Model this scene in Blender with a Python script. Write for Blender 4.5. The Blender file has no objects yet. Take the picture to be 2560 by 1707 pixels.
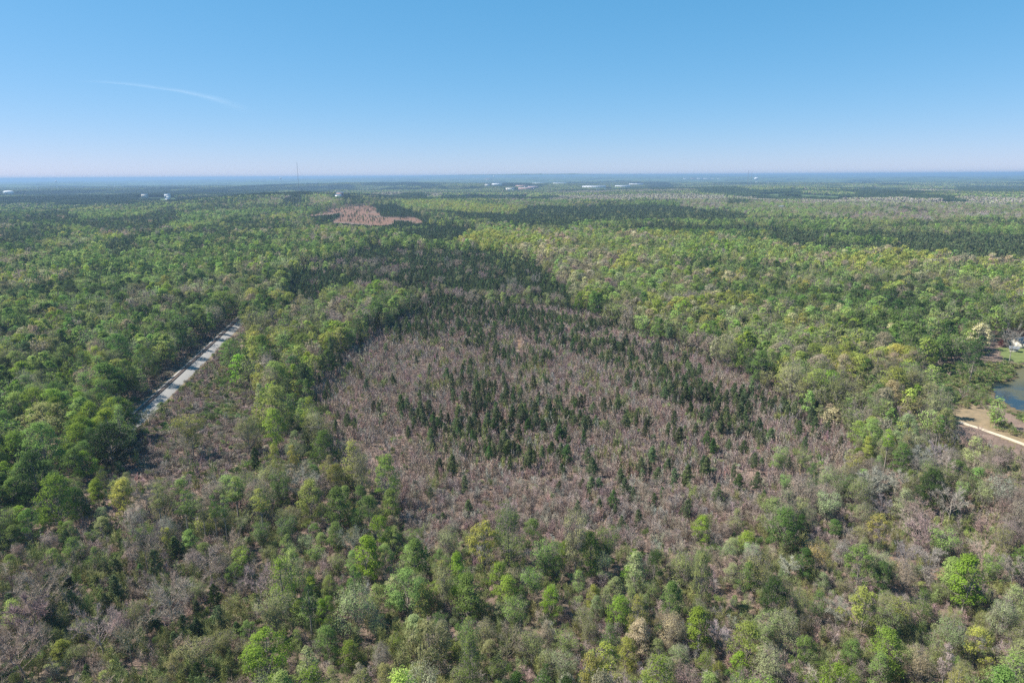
import bpy, math, random
import numpy as np
from mathutils import Matrix, Vector, Euler
S = bpy.context.scene
C = S.collection
rad = math.radians
RNG = np.random.default_rng(7)
random.seed(7)

# ------------------------------------------------------------------ camera
H_CAM = 110.0
PITCH = 13.62
ROLL = -0.34
F = 1707.0                       # focal length in pixels of the 2560 wide photograph
cam_d = bpy.data.cameras.new('camera'); cam = bpy.data.objects.new('camera', cam_d); C.objects.link(cam)
cam_d.sensor_width = 36.0; cam_d.lens = 36.0 * F / 2560.0
cam_d.clip_start = 1.0; cam_d.clip_end = 300000.0
CM = Matrix.Translation((0, 0, H_CAM)) @ Euler((rad(90 - PITCH), 0, 0)).to_matrix().to_4x4() @ Matrix.Rotation(rad(ROLL), 4, 'Z')
cam.matrix_world = CM
S.camera = cam
CR = np.array(CM.to_3x3())       # columns: camera axes in the world

# ------------------------------------------------------------------ sky, sun, exposure
SUN_EL, SUN_AZ = 50.0, 274.0     # azimuth clockwise from +Y (the viewing direction): the sun stands to the left
S.view_settings.view_transform = 'Standard'; S.view_settings.look = 'None'
S.view_settings.gamma = 1.0; S.view_settings.exposure = 1.0
W = bpy.data.worlds.new('World'); S.world = W; W.use_nodes = True
nt = W.node_tree; bg = nt.nodes['Background']
sky = nt.nodes.new('ShaderNodeTexSky'); sky.sky_type = 'NISHITA'; sky.sun_disc = False
sky.sun_elevation = rad(SUN_EL); sky.sun_rotation = rad(SUN_AZ)
sky.altitude = 500; sky.air_density = 0.8; sky.dust_density = 0.1; sky.ozone_density = 4.0
sp = nt.nodes.new('ShaderNodeSeparateColor'); cb = nt.nodes.new('ShaderNodeCombineColor'); nt.links.new(sky.outputs[0], sp.inputs[0])
for i_, (p_, k_) in enumerate(((1.05, .56), (.53, 1.605), (.47, 2.36))):       # the photograph's softer tone in the sky, channel by channel
    pw = nt.nodes.new('ShaderNodeMath'); pw.operation = 'POWER'; pw.inputs[1].default_value = p_; ml = nt.nodes.new('ShaderNodeMath'); ml.operation = 'MULTIPLY'; ml.inputs[1].default_value = k_
    nt.links.new(sp.outputs[i_], pw.inputs[0]); nt.links.new(pw.outputs[0], ml.inputs[0]); nt.links.new(ml.outputs[0], cb.inputs[i_])
nt.links.new(cb.outputs[0], bg.inputs[0]); bg.inputs[1].default_value = 0.0775
sd = bpy.data.lights.new('sun', 'SUN'); sd.energy = 4.9; sd.angle = rad(0.5); sd.color = (1.0, 0.95, 0.87)
sun = bpy.data.objects.new('sun', sd); C.objects.link(sun)
a, e = rad(SUN_AZ), rad(SUN_EL)
sdir = Vector((math.sin(a) * math.cos(e), math.cos(a) * math.cos(e), math.sin(e)))
sun.rotation_euler = sdir.to_track_quat('Z', 'Y').to_euler(); sun.location = (-200, 0, 400)
S.cycles.use_denoising = False
S.cycles.max_bounces = 5; S.cycles.diffuse_bounces = 3; S.cycles.glossy_bounces = 2
S.cycles.transmission_bounces = 3; S.cycles.transparent_max_bounces = 6; S.cycles.volume_bounces = 1

# ------------------------------------------------------------------ numbers: noise, projection, terrain
def _h(ix, iy, seed):
    n = (ix.astype(np.int64) * 374761393 + iy.astype(np.int64) * 668265263 + seed * 1442695041) & 0xFFFFFFFF
    n = ((n ^ (n >> 13)) * 1274126177) & 0xFFFFFFFF
    return ((n ^ (n >> 16)) & 0xFFFF) / 65535.0
def vnoise(x, y, s, seed=0):
    x = np.asarray(x, float) / s; y = np.asarray(y, float) / s
    ix = np.floor(x); iy = np.floor(y); fx = x - ix; fy = y - iy
    fx = fx * fx * (3 - 2 * fx); fy = fy * fy * (3 - 2 * fy)
    a = _h(ix, iy, seed); b = _h(ix + 1, iy, seed); c = _h(ix, iy + 1, seed); d = _h(ix + 1, iy + 1, seed)
    return a * (1 - fx) * (1 - fy) + b * fx * (1 - fy) + c * (1 - fx) * fy + d * fx * fy
def fbm(x, y, s, seed=0, o=3):
    t = 0; w = 0
    for k in range(o):
        t = t + vnoise(x, y, s / 2 ** k, seed + 17 * k) / 2 ** k; w += 1 / 2 ** k
    return t / w
def ray(px, py):                 # direction in the world of a pixel of the photograph
    v = np.array([(px - 1280.0) / F, (853.5 - py) / F, -1.0])
    return CR @ v
def project(x, y, z):
    p = np.stack([np.asarray(x, float), np.asarray(y, float), np.asarray(z, float) - H_CAM], -1) @ CR
    d = np.maximum(-p[..., 2], 1e-3)
    return 1280 + F * p[..., 0] / d, 853.5 - F * p[..., 1] / d, -p[..., 2]
def along(px, dist):             # ground position at a horizontal distance, in the direction of a pixel column near the horizon
    v = ray(px, 470); k = dist / math.hypot(v[0], v[1]); return v[0] * k, v[1] * k
HILLS = [(along(925, 2150), 330, 420, 16.0), (along(740, 2950), 240, 380, 26.0), (along(640, 3000), 300, 420, 8.0),
         (along(1500, 1150), 420, 300, 7.0), (along(250, 1500), 500, 300, 8.0), (along(1700, 2300), 500, 300, 8.0),
         (along(1150, 3600), 500, 300, 12.0), (along(2300, 1900), 500, 260, 7.0), (along(1100, 7500), 1500, 700, 26.0)]
POND_C = None
def hgt(x, y):
    x = np.asarray(x, float); y = np.asarray(y, float)
    r = np.hypot(x, y)
    z = np.clip((r - 9000) / 34000, 0, 1.2) * -20
    k = np.clip((r - 350) / 1500, 0, 1)
    z = z + k * 15 * (fbm(x, y, 620, 3) - 0.5) + np.clip((r - 2500) / 4000, 0, 1) * 66 * (fbm(x, y, 1500, 5) - 0.5)
    for (cx, cy), sx, sy, am in HILLS:
        z = z + am * np.exp(-((x - cx) / sx) ** 2 / 2 - ((y - cy) / sy) ** 2 / 2)
    # a broad rise far off in the middle of the view (the skyline bows up there)
    az = np.arctan2(x, y)
    z = z + np.clip((r - 9000) / 25000, 0, 1) * (185 * np.exp(-((az - 0.08) / 0.36) ** 2) + 60 * (fbm(x, y, 5200, 9) - 0.5))
    return z
def unproj(px, py, up=0.0):      # the point that a pixel shows on the terrain raised by `up`
    d = ray(px, py); t = 0.0
    n = math.hypot(d[0], d[1]); lo = 40.0
    ts = np.geomspace(60, 60000, 3000) / n
    zz = H_CAM + d[2] * ts; hh = hgt(d[0] * ts, d[1] * ts) + up
    b = np.nonzero(zz <= hh)[0]
    if len(b) == 0: return None
    i = b[0]
    if i == 0: t = ts[0]
    else:
        f0 = zz[i - 1] - hh[i - 1]; f1 = zz[i] - hh[i]; t = ts[i - 1] + (ts[i] - ts[i - 1]) * f0 / (f0 - f1)
    return float(d[0] * t), float(d[1] * t)
K = 2560 / 2352.0
def D(pts): return [(x * K, y * K) for x, y in pts]
def Zm(x0, y0, f, pts): return [(x0 + x / f, y0 + y / f) for x, y in pts]
def inpoly(px, py, poly):
    px = np.asarray(px, float); py = np.asarray(py, float); r = np.zeros(px.shape, bool); n = len(poly)
    for i in range(n):
        x1, y1 = poly[i]; x2, y2 = poly[(i + 1) % n]
        if y1 == y2: continue
        c = ((y1 > py) != (y2 > py)) & (px < (x2 - x1) * (py - y1) / (y2 - y1) + x1)
        r ^= c
    return r
def world_poly(pts, up=0.0): return [unproj(x, y, up) for x, y in pts]

# railway line
TA = unproj(326, 1048, 1.0); TB = unproj(596, 797, 1.0)
tl = math.hypot(TB[0] - TA[0], TB[1] - TA[1]); TD = ((TB[0] - TA[0]) / tl, (TB[1] - TA[1]) / tl); TN = (TD[1], -TD[0])
def track_st(x, y):
    dx = x - TA[0]; dy = y - TA[1]
    return dx * TD[0] + dy * TD[1], dx * TN[0] + dy * TN[1]
# pond, road, lawn and yards as outlines on the ground
POND = world_poly(Zm(2350, 780, 4.48, [(600, 800), (625, 965), (700, 995), (800, 1065), (960, 1130), (1500, 1290), (1900, 800), (1500, 610), (960, 622), (760, 645), (850, 690), (890, 740), (800, 775), (700, 790)]), -0.6)
LAWN = world_poly(Zm(2350, 780, 4.48, [(630, 400), (700, 395), (1200, 380), (1300, 540), (850, 570), (750, 550), (700, 500)]))
FIELD = world_poly(Zm(2350, 780, 4.48, [(200, 830), (330, 820), (400, 1000), (620, 1150), (760, 1300), (960, 1400), (1300, 1500), (1300, 1600), (900, 1490), (560, 1350), (300, 1290), (150, 1220), (170, 1080)]))
MARSH = world_poly(D([(2080, 870), (2180, 838), (2352, 835), (2500, 835), (2500, 1010), (2352, 970), (2290, 930), (2200, 930), (2120, 910)]))
CUT = Zm(550, 375, 2.352, [(622, 354), (700, 340), (800, 328), (882, 328), (922, 345), (915, 362), (868, 368), (945, 375), (940, 386), (868, 388), (1000, 398), (1150, 400), (1195, 425), (1095, 433), (1150, 420), (1100, 413), (1010, 410), (1025, 430), (950, 442), (880, 440), (760, 430), (650, 426), (700, 400), (716, 365), (662, 376), (490, 392), (490, 385), (655, 367), (655, 360)])
MOUND = D([(78, 1155), (95, 1145), (112, 1150), (128, 1165), (130, 1180), (112, 1182), (88, 1175)])
CLAY = [Zm(1660, 1150, 2.613, q) for q in ([(380, 830), (430, 820), (440, 860), (390, 880)], [(1690, 700), (1850, 690), (1860, 780), (1740, 800), (1700, 760)], [(1470, 640), (1540, 640), (1540, 700), (1480, 690)], [(2260, 740), (2352, 740), (2352, 790), (2270, 780)])] \
     + [Zm(850, 1150, 2.613, q) for q in ([(1380, 1005), (1480, 1010), (1500, 1035), (1400, 1040)], [(330, 680), (380, 680), (380, 720), (330, 720)], [(930, 990), (1040, 990), (1040, 1020), (930, 1020)], [(1620, 1350), (1760, 1350), (1760, 1400), (1620, 1400)])] \
     + [Zm(900, 750, 3.92, q) for q in ([(1545, 370), (1575, 365), (1570, 470), (1530, 460)],)]
CLAYW = [world_poly(q) for q in CLAY]

# ------------------------------------------------------------------ materials
def mat(name):
    m = bpy.data.materials.new(name); m.use_nodes = True; t = m.node_tree
    for n in list(t.nodes): t.nodes.remove(n)
    out = t.nodes.new('ShaderNodeOutputMaterial')
    return m, t, out
def N(t, k, **kw):
    n = t.nodes.new(k)
    for a_, v in kw.items(): setattr(n, a_, v)
    return n
def mathn(t, op, a_, b_=None, clamp=False):
    n = N(t, 'ShaderNodeMath', operation=op, use_clamp=clamp)
    for i, v in enumerate((a_, b_)):
        if v is None: continue
        if isinstance(v, (int, float)): n.inputs[i].default_value = v
        else: t.links.new(v, n.inputs[i])
    return n.outputs[0]
def mixc(t, f, a_, b_, mode='MIX'):
    n = N(t, 'ShaderNodeMix', data_type='RGBA', blend_type=mode)
    for i, v in ((0, f), (6, a_), (7, b_)):
        if isinstance(v, (int, float)): n.inputs[i].default_value = v
        elif isinstance(v, tuple): n.inputs[i].default_value = (*v, 1)
        else: t.links.new(v, n.inputs[i])
    return n.outputs[2]
def ramp(t, fac, stops, interp='LINEAR'):
    r = N(t, 'ShaderNodeValToRGB'); cr = r.color_ramp; cr.interpolation = interp
    while len(cr.elements) < len(stops): cr.elements.new(0.5)
    for el, (p, c) in zip(cr.elements, stops): el.position = p; el.color = (*c, 1)
    t.links.new(fac, r.inputs[0]); return r.outputs[0]
def noise(t, scale, detail=3, vec=None, rough=0.5):
    n = N(t, 'ShaderNodeTexNoise'); n.inputs['Scale'].default_value = scale; n.inputs['Detail'].default_value = detail
    n.inputs['Roughness'].default_value = rough
    if vec is None: vec = N(t, 'ShaderNodeNewGeometry').outputs['Position']
    t.links.new(vec, n.inputs['Vector']); return n.outputs[0]
def simple(name, col, rough=0.8, var=0.25, scale=1.5, metal=0.0):
    m, t, out = mat(name); b = N(t, 'ShaderNodeBsdfPrincipled')
    c = mixc(t, noise(t, scale, 4), tuple(v * (1 - var) for v in col), tuple(min(1, v * (1 + var)) for v in col))
    t.links.new(c, b.inputs['Base Color']); b.inputs['Roughness'].default_value = rough; b.inputs['Metallic'].default_value = metal
    b.inputs['Specular IOR Level'].default_value = 0.3
    t.links.new(b.outputs[0], out.inputs[0]); return m
def leaf_mat(name, trans, tone_stops=None, spread=.75):
    m, t, out = mat(name)
    r = N(t, 'ShaderNodeAttribute', attribute_name='rnd').outputs['Fac']
    if tone_stops:
        base = ramp(t, N(t, 'ShaderNodeAttribute', attribute_name='tone').outputs['Fac'], tone_stops, 'CONSTANT')
        tn = N(t, 'ShaderNodeAttribute', attribute_name='tint', attribute_type='INSTANCER').outputs['Color']
        base = mixc(t, 1.0, base, tn, 'MULTIPLY')
    else:
        base = N(t, 'ShaderNodeAttribute', attribute_name='tint', attribute_type='INSTANCER').outputs['Color']
    k = mathn(t, 'ADD', mathn(t, 'MULTIPLY', r, spread), 1.0 - spread / 2)
    g = N(t, 'ShaderNodeCombineColor'); 
    for i in range(3): t.links.new(k, g.inputs[i])
    c = mixc(t, 1.0, base, g.outputs[0], 'MULTIPLY')
    d = N(t, 'ShaderNodeBsdfDiffuse'); t.links.new(c, d.inputs[0])
    if trans > 0:
        tr = N(t, 'ShaderNodeBsdfTranslucent'); t.links.new(c, tr.inputs[0])
        mx = N(t, 'ShaderNodeMixShader'); mx.inputs[0].default_value = trans
        t.links.new(d.outputs[0], mx.inputs[1]); t.links.new(tr.outputs[0], mx.inputs[2]); t.links.new(mx.outputs[0], out.inputs[0])
    else: t.links.new(d.outputs[0], out.inputs[0])
    return m
M_LEAF = leaf_mat('leaf', 0.42)
M_NEEDLE = leaf_mat('needle', 0.12)
M_TWIG = leaf_mat('twig', 0.0, None, .4)
M_BARK = simple('bark', (0.25, 0.215, 0.18), 0.95, 0.35, 0.8)
M_PBARK = simple('pale_bark', (0.42, 0.39, 0.34), 0.9, 0.3, 0.8)

# ------------------------------------------------------------------ mesh builder
class MB:
    def __init__(s): s.v = []; s.f = []; s.m = []; s.r = []; s.t = []; s.n = 0
    def add(s, verts, faces, mi=0, rnd=None, tone=0.0):
        verts = np.asarray(verts, float); faces = np.asarray(faces, int)
        s.v.append(verts); s.f.append((faces + s.n)); s.m.append(np.full(len(faces), mi))
        s.r.append(np.full(len(faces), 0.5) if rnd is None else np.asarray(rnd, float))
        s.t.append(np.full(len(faces), float(tone)) if np.isscalar(tone) else np.asarray(tone, float)); s.n += len(verts)
    def mesh(s, name, mats, smooth=False):
        me = bpy.data.meshes.new(name)
        v = np.concatenate(s.v); nf = sum(len(f) for f in s.f)
        lens = np.concatenate([np.full(len(f), f.shape[1]) for f in s.f]); idx = np.concatenate([f.ravel() for f in s.f])
        me.vertices.add(len(v)); me.vertices.foreach_set('co', v.ravel())
        me.loops.add(len(idx)); me.loops.foreach_set('vertex_index', idx.astype(np.int32))
        me.polygons.add(nf); st = np.concatenate([[0], np.cumsum(lens)[:-1]])
        me.polygons.foreach_set('loop_start', st.astype(np.int32))
        for m_ in mats: me.materials.append(m_)
        me.polygons.foreach_set('material_index', np.concatenate(s.m).astype(np.int32))
        if smooth: me.polygons.foreach_set('use_smooth', np.ones(nf, bool))
        me.update(calc_edges=True); me.validate()
        for nm, arr in (('rnd', s.r), ('tone', s.t)):
            at = me.attributes.new(nm, 'FLOAT', 'FACE'); at.data.foreach_set('value', np.concatenate(arr).astype(np.float32))
        return me
    def join(s, o, mi_add=0):
        for v, f, m_, r, t_ in zip(o.v, o.f, o.m, o.r, o.t):
            s.v.append(v); s.f.append(f + s.n); s.m.append(m_ + mi_add); s.r.append(r); s.t.append(t_)
        s.n += o.n
def unit(v): return v / np.maximum(np.linalg.norm(v, axis=-1, keepdims=True), 1e-9)
def cards(mb, c, n, size, rng, mi=0, aspect=0.7, rndv=None, tone=0.0):
    k = len(c); r = unit(rng.normal(size=(k, 3))); n = unit(n)
    t = unit(np.cross(n, r)); b = np.cross(n, t); size = np.broadcast_to(size, (k,))[:, None]
    a1 = t * size * 0.5; b1 = b * size * 0.5 * aspect
    v = np.stack([c - a1, c - b1, c + a1, c + b1], 1).reshape(-1, 3)
    f = np.arange(4 * k).reshape(k, 4)
    mb.add(v, f, mi, rng.random(k) if rndv is None else rndv, tone)
def slivers(mb, p0, p1, w, rng, mi=0, rndv=None):
    k = len(p0); d = unit(p1 - p0); s_ = unit(np.cross(d, rng.normal(size=(k, 3)))) * (np.broadcast_to(w, (k,))[:, None] * 0.5)
    v = np.stack([p0 - s_, p0 + s_, p1], 1).reshape(-1, 3)
    mb.add(v, np.arange(3 * k).reshape(k, 3), mi, rng.random(k) if rndv is None else rndv)
def tube(mb, pts, rs, sides=5, mi=0, cap=True):
    pts = np.asarray(pts, float); n = len(pts); ang = np.arange(sides) * 2 * math.pi / sides
    d = unit(pts[-1] - pts[0]); u = unit(np.cross(d, [0.31, 0.95, 0.1])); w = np.cross(d, u)
    ring = np.cos(ang)[:, None] * u + np.sin(ang)[:, None] * w
    v = (pts[:, None, :] + ring[None] * np.asarray(rs, float)[:, None, None]).reshape(-1, 3)
    f = []
    for i in range(n - 1):
        for j in range(sides):
            k = (j + 1) % sides; f.append((i * sides + j, i * sides + k, (i + 1) * sides + k, (i + 1) * sides + j))
    mb.add(v, f, mi)
def box(mb, x0, x1, y0, y1, z0, z1, mi=0):
    v = [(x, y, z) for z in (z0, z1) for y in (y0, y1) for x in (x0, x1)]
    mb.add(v, [(0, 2, 3, 1), (4, 5, 7, 6), (0, 1, 5, 4), (2, 6, 7, 3), (0, 4, 6, 2), (1, 3, 7, 5)], mi)

# ------------------------------------------------------------------ plants (nominal sizes in metres, origin at the foot)
def env(shape, t):
    if shape == 'round': return np.sqrt(np.clip(1 - (2 * t - 0.85) ** 2 / 1.35, 0.02, 1))
    if shape == 'ovate': return np.clip(np.sin(np.pi * np.clip(t, 0, 1) ** 0.75) ** 0.7, 0.05, 1)
    if shape == 'vase': return np.clip(0.3 + 0.8 * t, 0, 1) * np.sqrt(np.clip(1 - np.clip((t - 0.75) / 0.28, 0, 1) ** 2, 0.05, 1))
    return np.ones_like(t)
LEAFY = {  # H, R, crown base fraction, shape, clumps, leaves per clump, leaf size, clump radius, twig lines
    0: (17, 5.4, .24, 'round', 52, 66, .46, 1.6, 700), 1: (18, 6.2, .32, 'round', 34, 76, .48, 1.5, 800),
    2: (18, 4.6, .22, 'ovate', 48, 68, .46, 1.45, 400), 3: (18, 4.4, .20, 'ovate', 52, 48, .38, 1.5, 1000),
    4: (17, 5.2, .25, 'vase', 50, 50, .38, 1.5, 1000), 5: (16, 5.2, .18, 'round', 56, 42, .36, 1.7, 1200),
    6: (20, 3.1, .58, 'ovate', 20, 64, .42, 1.15, 400), 7: (16, 7.4, .30, 'round', 62, 70, .46, 1.7, 500)}
def make_leafy(i, lod):
    H, R, cb, sh, nc, nl, ls, cr, tw = LEAFY[i]; rng = np.random.default_rng(100 + i)
    crown, trunk = MB(), MB()
    t = rng.random(nc) ** 0.8; t = np.sort(t); ph = np.arange(nc) * 2.39996 + rng.random(nc) * 0.9
    lob = 1 + 0.24 * np.sin(ph * 2 + i) + 0.2 * np.sin(ph * 3 + 2 * i) * np.cos(t * 5 + i)
    rr = R * env(sh, t) * (0.45 + 0.5 * rng.random(nc) ** 0.5) * lob - cr * 0.25; rr = np.maximum(rr, 0.2)
    zc = H * (cb + (0.94 - cb) * t) - 0.9 * (rr / R) ** 2 * 1.5 - rng.random(nc) * .6
    cc = np.stack([rr * np.cos(ph), rr * np.sin(ph), zc], 1)
    bend = rng.normal(size=2) * 0.35
    def spine(z): f = z / H; return np.stack([bend[0] * f * 2 * np.sin(f * 3), bend[1] * f * 2 * np.sin(f * 2.4), z], -1)
    zs = np.linspace(-0.6, H * 0.88, 7); r0 = 0.017 * H
    tube(trunk, spine(zs), r0 * (1 - 0.9 * np.clip(zs / H, 0, 1)) + .015, 7 if lod == 0 else 4)
    crs = cr * (0.7 + 0.6 * rng.random(nc))
    step = 1 if lod == 0 else (2 if lod == 1 else 6)
    for q in range(0, nc, step):
        c = cc[q]; za = max(H * cb * 0.8, c[2] - 0.9 * np.hypot(c[0], c[1]) - 1.2); p0 = spine(np.array(za)); mid = (p0 + c) / 2 + np.array([0, 0, -0.25 * cr])
        rb = r0 * 0.42 * (1 - za / H * 0.6)
        tube(trunk, [p0, mid, c], [rb, rb * 0.55, 0.03], 4 if lod == 0 else 3)
    # leaves
    q = [1.55, 0.30, 0.06][lod]; sz = [.78, 1.65, 3.2][lod]
    n = int(nc * nl * q); w = crs ** 2 * (.2 + 1.3 * rng.random(nc)); own = rng.choice(nc, n, p=w / w.sum())
    d = unit(rng.normal(size=(n, 3))); d[:, 2] = np.where(d[:, 2] < -0.25, -d[:, 2] * 0.6, d[:, 2]); d = unit(d)
    out = unit(cc[own] - np.array([0, 0, H * (cb + 0.25)]))
    rad_ = crs[own] * (0.55 + 0.5 * rng.random(n) ** 0.7) * (1 + 0.25 * np.sin(own * 5.1 + d[:, 0] * 6))
    p = cc[own] + d * rad_[:, None] * np.array([1, 1, 0.72])
    nn = d * 0.7 + out * 0.6 + rng.normal(size=(n, 3)) * 0.45 + np.array([0, 0, .3])
    shade = np.clip(0.25 * rng.random(n) + 0.55 * _h(own.astype(float), own * 0.0 + i, 5) + 0.2 * rng.random(n), 0, 1)
    cards(crown, p, nn, ls * sz * (0.7 + 0.6 * rng.random(n)), rng, 0, 0.75, shade)
    # fine twigs
    if lod < 2:
        k = int(tw * (1 if lod == 0 else 0.3)); own = rng.integers(0, nc, k); dd = unit(rng.normal(size=(k, 3)) + np.array([0, 0, .6]))
        p0 = cc[own] + rng.normal(size=(k, 3)) * crs[own][:, None] * 0.3 - np.array([0, 0, .4]); p1 = p0 + dd * (crs[own] * (0.8 + 0.6 * rng.random(k)))[:, None]
        slivers(trunk, p0, p1, 0.06 if lod == 0 else .14, rng)
    return crown, trunk, H, R
def make_bare(i, lod):
    rng = np.random.default_rng(300 + i); H, R = [(15, 4.6), (16, 5.4), (13, 3.6), (18, 6.0)][i]
    crown, trunk = MB(), MB(); r0 = 0.016 * H
    zs = np.linspace(-.5, H * .75, 6); wob = rng.normal(size=(6, 2)) * .2; wob[0] = 0
    pts = np.column_stack([wob, zs]); tube(trunk, pts, r0 * (1 - .85 * np.clip(zs / H, 0, 1)) + .02, 6 if lod == 0 else 3)
    nl = 13; tips = []
    for q in range(nl):
        t = 0.28 + 0.5 * q / nl; z = H * t; az = q * 2.4 + rng.random(); L = R * (1.25 - 0.75 * (t - .28)) * (.8 + .4 * rng.random())
        p0 = np.array([0, 0, z]); up = 0.75 + 0.6 * rng.random()
        p1 = p0 + np.array([math.cos(az), math.sin(az), up * .8]) * L * .5; p2 = p1 + np.array([math.cos(az + rng.normal() * .3), math.sin(az + rng.normal() * .3), up * 1.2]) * L * .45
        rb = r0 * .45 * (1.2 - t); tube(trunk, [p0, p1, p2], [rb, rb * .6, .03], 4 if lod == 0 else 3)
        for s_ in range(5):
            b = p0 + (p2 - p0) * (.35 + .6 * rng.random()) ; d = unit(rng.normal(size=3) * .8 + np.array([math.cos(az), math.sin(az), 1.0])); e_ = b + d * L * .42
            if lod == 0: tube(crown, [b, e_], [rb * .4, .025], 3)
            tips.append((b, e_))
    tips = np.array(tips); k = 2600 if lod == 0 else 500 if lod == 1 else 110
    o = rng.integers(0, len(tips), k); f = rng.random(k)[:, None]; p0 = tips[o, 0] * (1 - f) + tips[o, 1] * f
    d = unit(rng.normal(size=(k, 3)) * .8 + np.array([0, 0, .55]) + unit(tips[o, 1] - tips[o, 0]) * .6); p1 = p0 + d * (0.7 + 1.3 * rng.random(k))[:, None]
    slivers(crown, p0, p1, [.065, .15, .42][lod], rng)
    return crown, trunk, H, R
def make_pine(i, lod):
    rng = np.random.default_rng(500 + i)
    H, R, cb = [(9, 2.3, .16), (8, 2.0, .2), (10, 2.7, .3), (20, 3.8, .5), (18, 4.4, .45)][i]
    crown, trunk = MB(), MB(); r0 = .016 * H
    zs = np.linspace(-.4, H * .95, 5); tube(trunk, np.column_stack([np.sin(zs * .3 + i) * .12, np.cos(zs * .35) * .1, zs]), r0 * (1 - .92 * np.clip(zs / H, 0, 1)) + .015, 6 if lod == 0 else 3)
    nb = 58 if i < 3 else 46; c = []
    for q in range(nb):
        t = (q + rng.random()) / nb; z = H * (cb + (1 - cb) * t)
        if i < 3: L = R * (1 - t) ** .7 * (.35 + .95 * rng.random()) * (0.7 + 0.3 * min(1, t * 5))
        else: L = R * math.sqrt(max(0.04, 1 - (1.7 * t - .7) ** 2)) * (.4 + .6 * rng.random())
        az = q * 2.4 + rng.random() * .8; tip = np.array([math.cos(az) * L, math.sin(az) * L, z + .22 * L])
        if lod == 0 or q % 4 == 0: tube(trunk, [[0, 0, z - .25 * L], tip], [r0 * .25 + .01, .02], 3)
        c.append(tip)
        if L > 1.2: c.append(np.array([math.cos(az + .3) * L * .55, math.sin(az + .3) * L * .55, z + .1 * L]))
    c = np.array(c); nc = len(c); n = [3000, 700, 100][lod] if i < 3 else [5200, 1100, 140][lod]
    own = rng.integers(0, nc, n); d = unit(rng.normal(size=(n, 3)) + np.array([0, 0, .35])); cr = (.62 if i < 3 else .95)
    p = c[own] + d * cr * (rng.random(n) ** .6)[:, None] * np.array([1, 1, .7])
    shade = np.clip(.5 * _h(own.astype(float), own * 0., i) + .5 * rng.random(n), 0, 1)
    cards(crown, p, d + rng.normal(size=(n, 3)) * .7, [.34, .62, 1.35][lod] * (.7 + .6 * rng.random(n)) * (1 if i < 3 else 1.15), rng, 0, .5, shade)
    return crown, trunk, H, R
def make_sapling(i, lod):
    rng = np.random.default_rng(700 + i); mb = MB(); H = [6.0, 5.0, 6.5, 4.2][i]; ns = [3, 4, 2, 5][i]
    for s_ in range(ns):
        bx, by = rng.normal(size=2) * .9; lean = rng.normal(size=2) * .5; h = H * (.7 + .35 * rng.random())
        p0 = np.array([bx, by, -.2]); p1 = np.array([bx + lean[0], by + lean[1], h])
        slivers(mb, np.array([p0, p0]), np.array([p1, p1]), .10 if lod == 0 else .2, rng, 0, np.array([.8, .6]))
        k = [95, 34, 18][lod]; t = (.22 + .75 * rng.random(k)); b = p0 + (p1 - p0) * t[:, None]; az = rng.random(k) * 6.283
        L = h * .34 * (1.25 - t) * (.5 + .8 * rng.random(k)); d = np.stack([np.cos(az), np.sin(az), .9 + .5 * rng.random(k)], 1)
        q1 = b + d * L[:, None] * .8; slivers(mb, b, q1, [.05, .13, .26][lod], rng)
        if lod == 0:
            b2 = b + (q1 - b) * .5; q2 = q1 + rng.normal(size=(k, 3)) * .45; slivers(mb, b2, q2, .045, rng)
    return mb, H, 1.7
def make_shrub(i, lod):
    rng = np.random.default_rng(900 + i); mb = MB(); R, H = [(2.0, 2.6), (2.6, 2.2), (1.5, 3.2)][i]
    n = [900, 230, 50][lod]; k = 9; cc = np.column_stack([rng.normal(size=(k, 2)) * R * .42, H * (.35 + .45 * rng.random(k))])
    own = rng.integers(0, k, n); d = unit(rng.normal(size=(n, 3))); d[:, 2] = np.abs(d[:, 2]); p = cc[own] + d * (R * .5 * (.5 + .5 * rng.random(n)))[:, None]
    cards(mb, p, d + rng.normal(size=(n, 3)) * .6, [.28, .5, 1.1][lod] * (.7 + .6 * rng.random(n)), rng, 0, .55, np.clip(.5 * _h(own * 1., own * 0., i) + .5 * rng.random(n), 0, 1))
    m = n // 3; own = rng.integers(0, k, m); p0 = cc[own] * np.array([.6, .6, .3]); p1 = cc[own] + unit(rng.normal(size=(m, 3)) + np.array([0, 0, .7])) * R * .65
    slivers(mb, p0 * .3 + p1 * .7 - .1, p1, [.05, .12, .3][lod], rng, 1)
    return mb, H, R
def make_patch(i, kind):
    rng = np.random.default_rng(1100 + i); mb = MB(); P = 62.0; sp = 7.4 if kind != 'pine' else 5.2; g = int(P / sp)
    for a_ in range(g):
        for b_ in range(g):
            x = (a_ + .5 + rng.normal() * .28) * sp - P / 2; y = (b_ + .5 + rng.normal() * .28) * sp - P / 2
            if kind == 'pine': h, R = 12 + rng.random() * 3, 2.6
            else: h, R = 10.5 + rng.random() * 7, 3.4 + rng.random() * 2.2
            k = 20 if kind != 'pine' else 12; d = unit(rng.normal(size=(k, 3))); d[:, 2] = np.abs(d[:, 2])
            c = np.array([x, y, h - R]) + d * R * (.75 + .3 * rng.random(k))[:, None] * np.array([1, 1, 1.0 if kind != 'pine' else 1.8])
            tn = rng.random(); cards(mb, c, d + rng.normal(size=(k, 3)) * .35, R * (.85 if kind != 'pine' else .95), rng, 0, .9, .25 + .5 * rng.random(k), tn)
            zz = rng.random(3) * 6.28; q = np.stack([np.cos(zz), np.sin(zz), zz * 0], 1); cards(mb, np.array([[x, y, h * .35]] * 3) + q * .5, q, h * .62, rng, 0, .35, np.full(3, .1), tn)
    return mb
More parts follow.
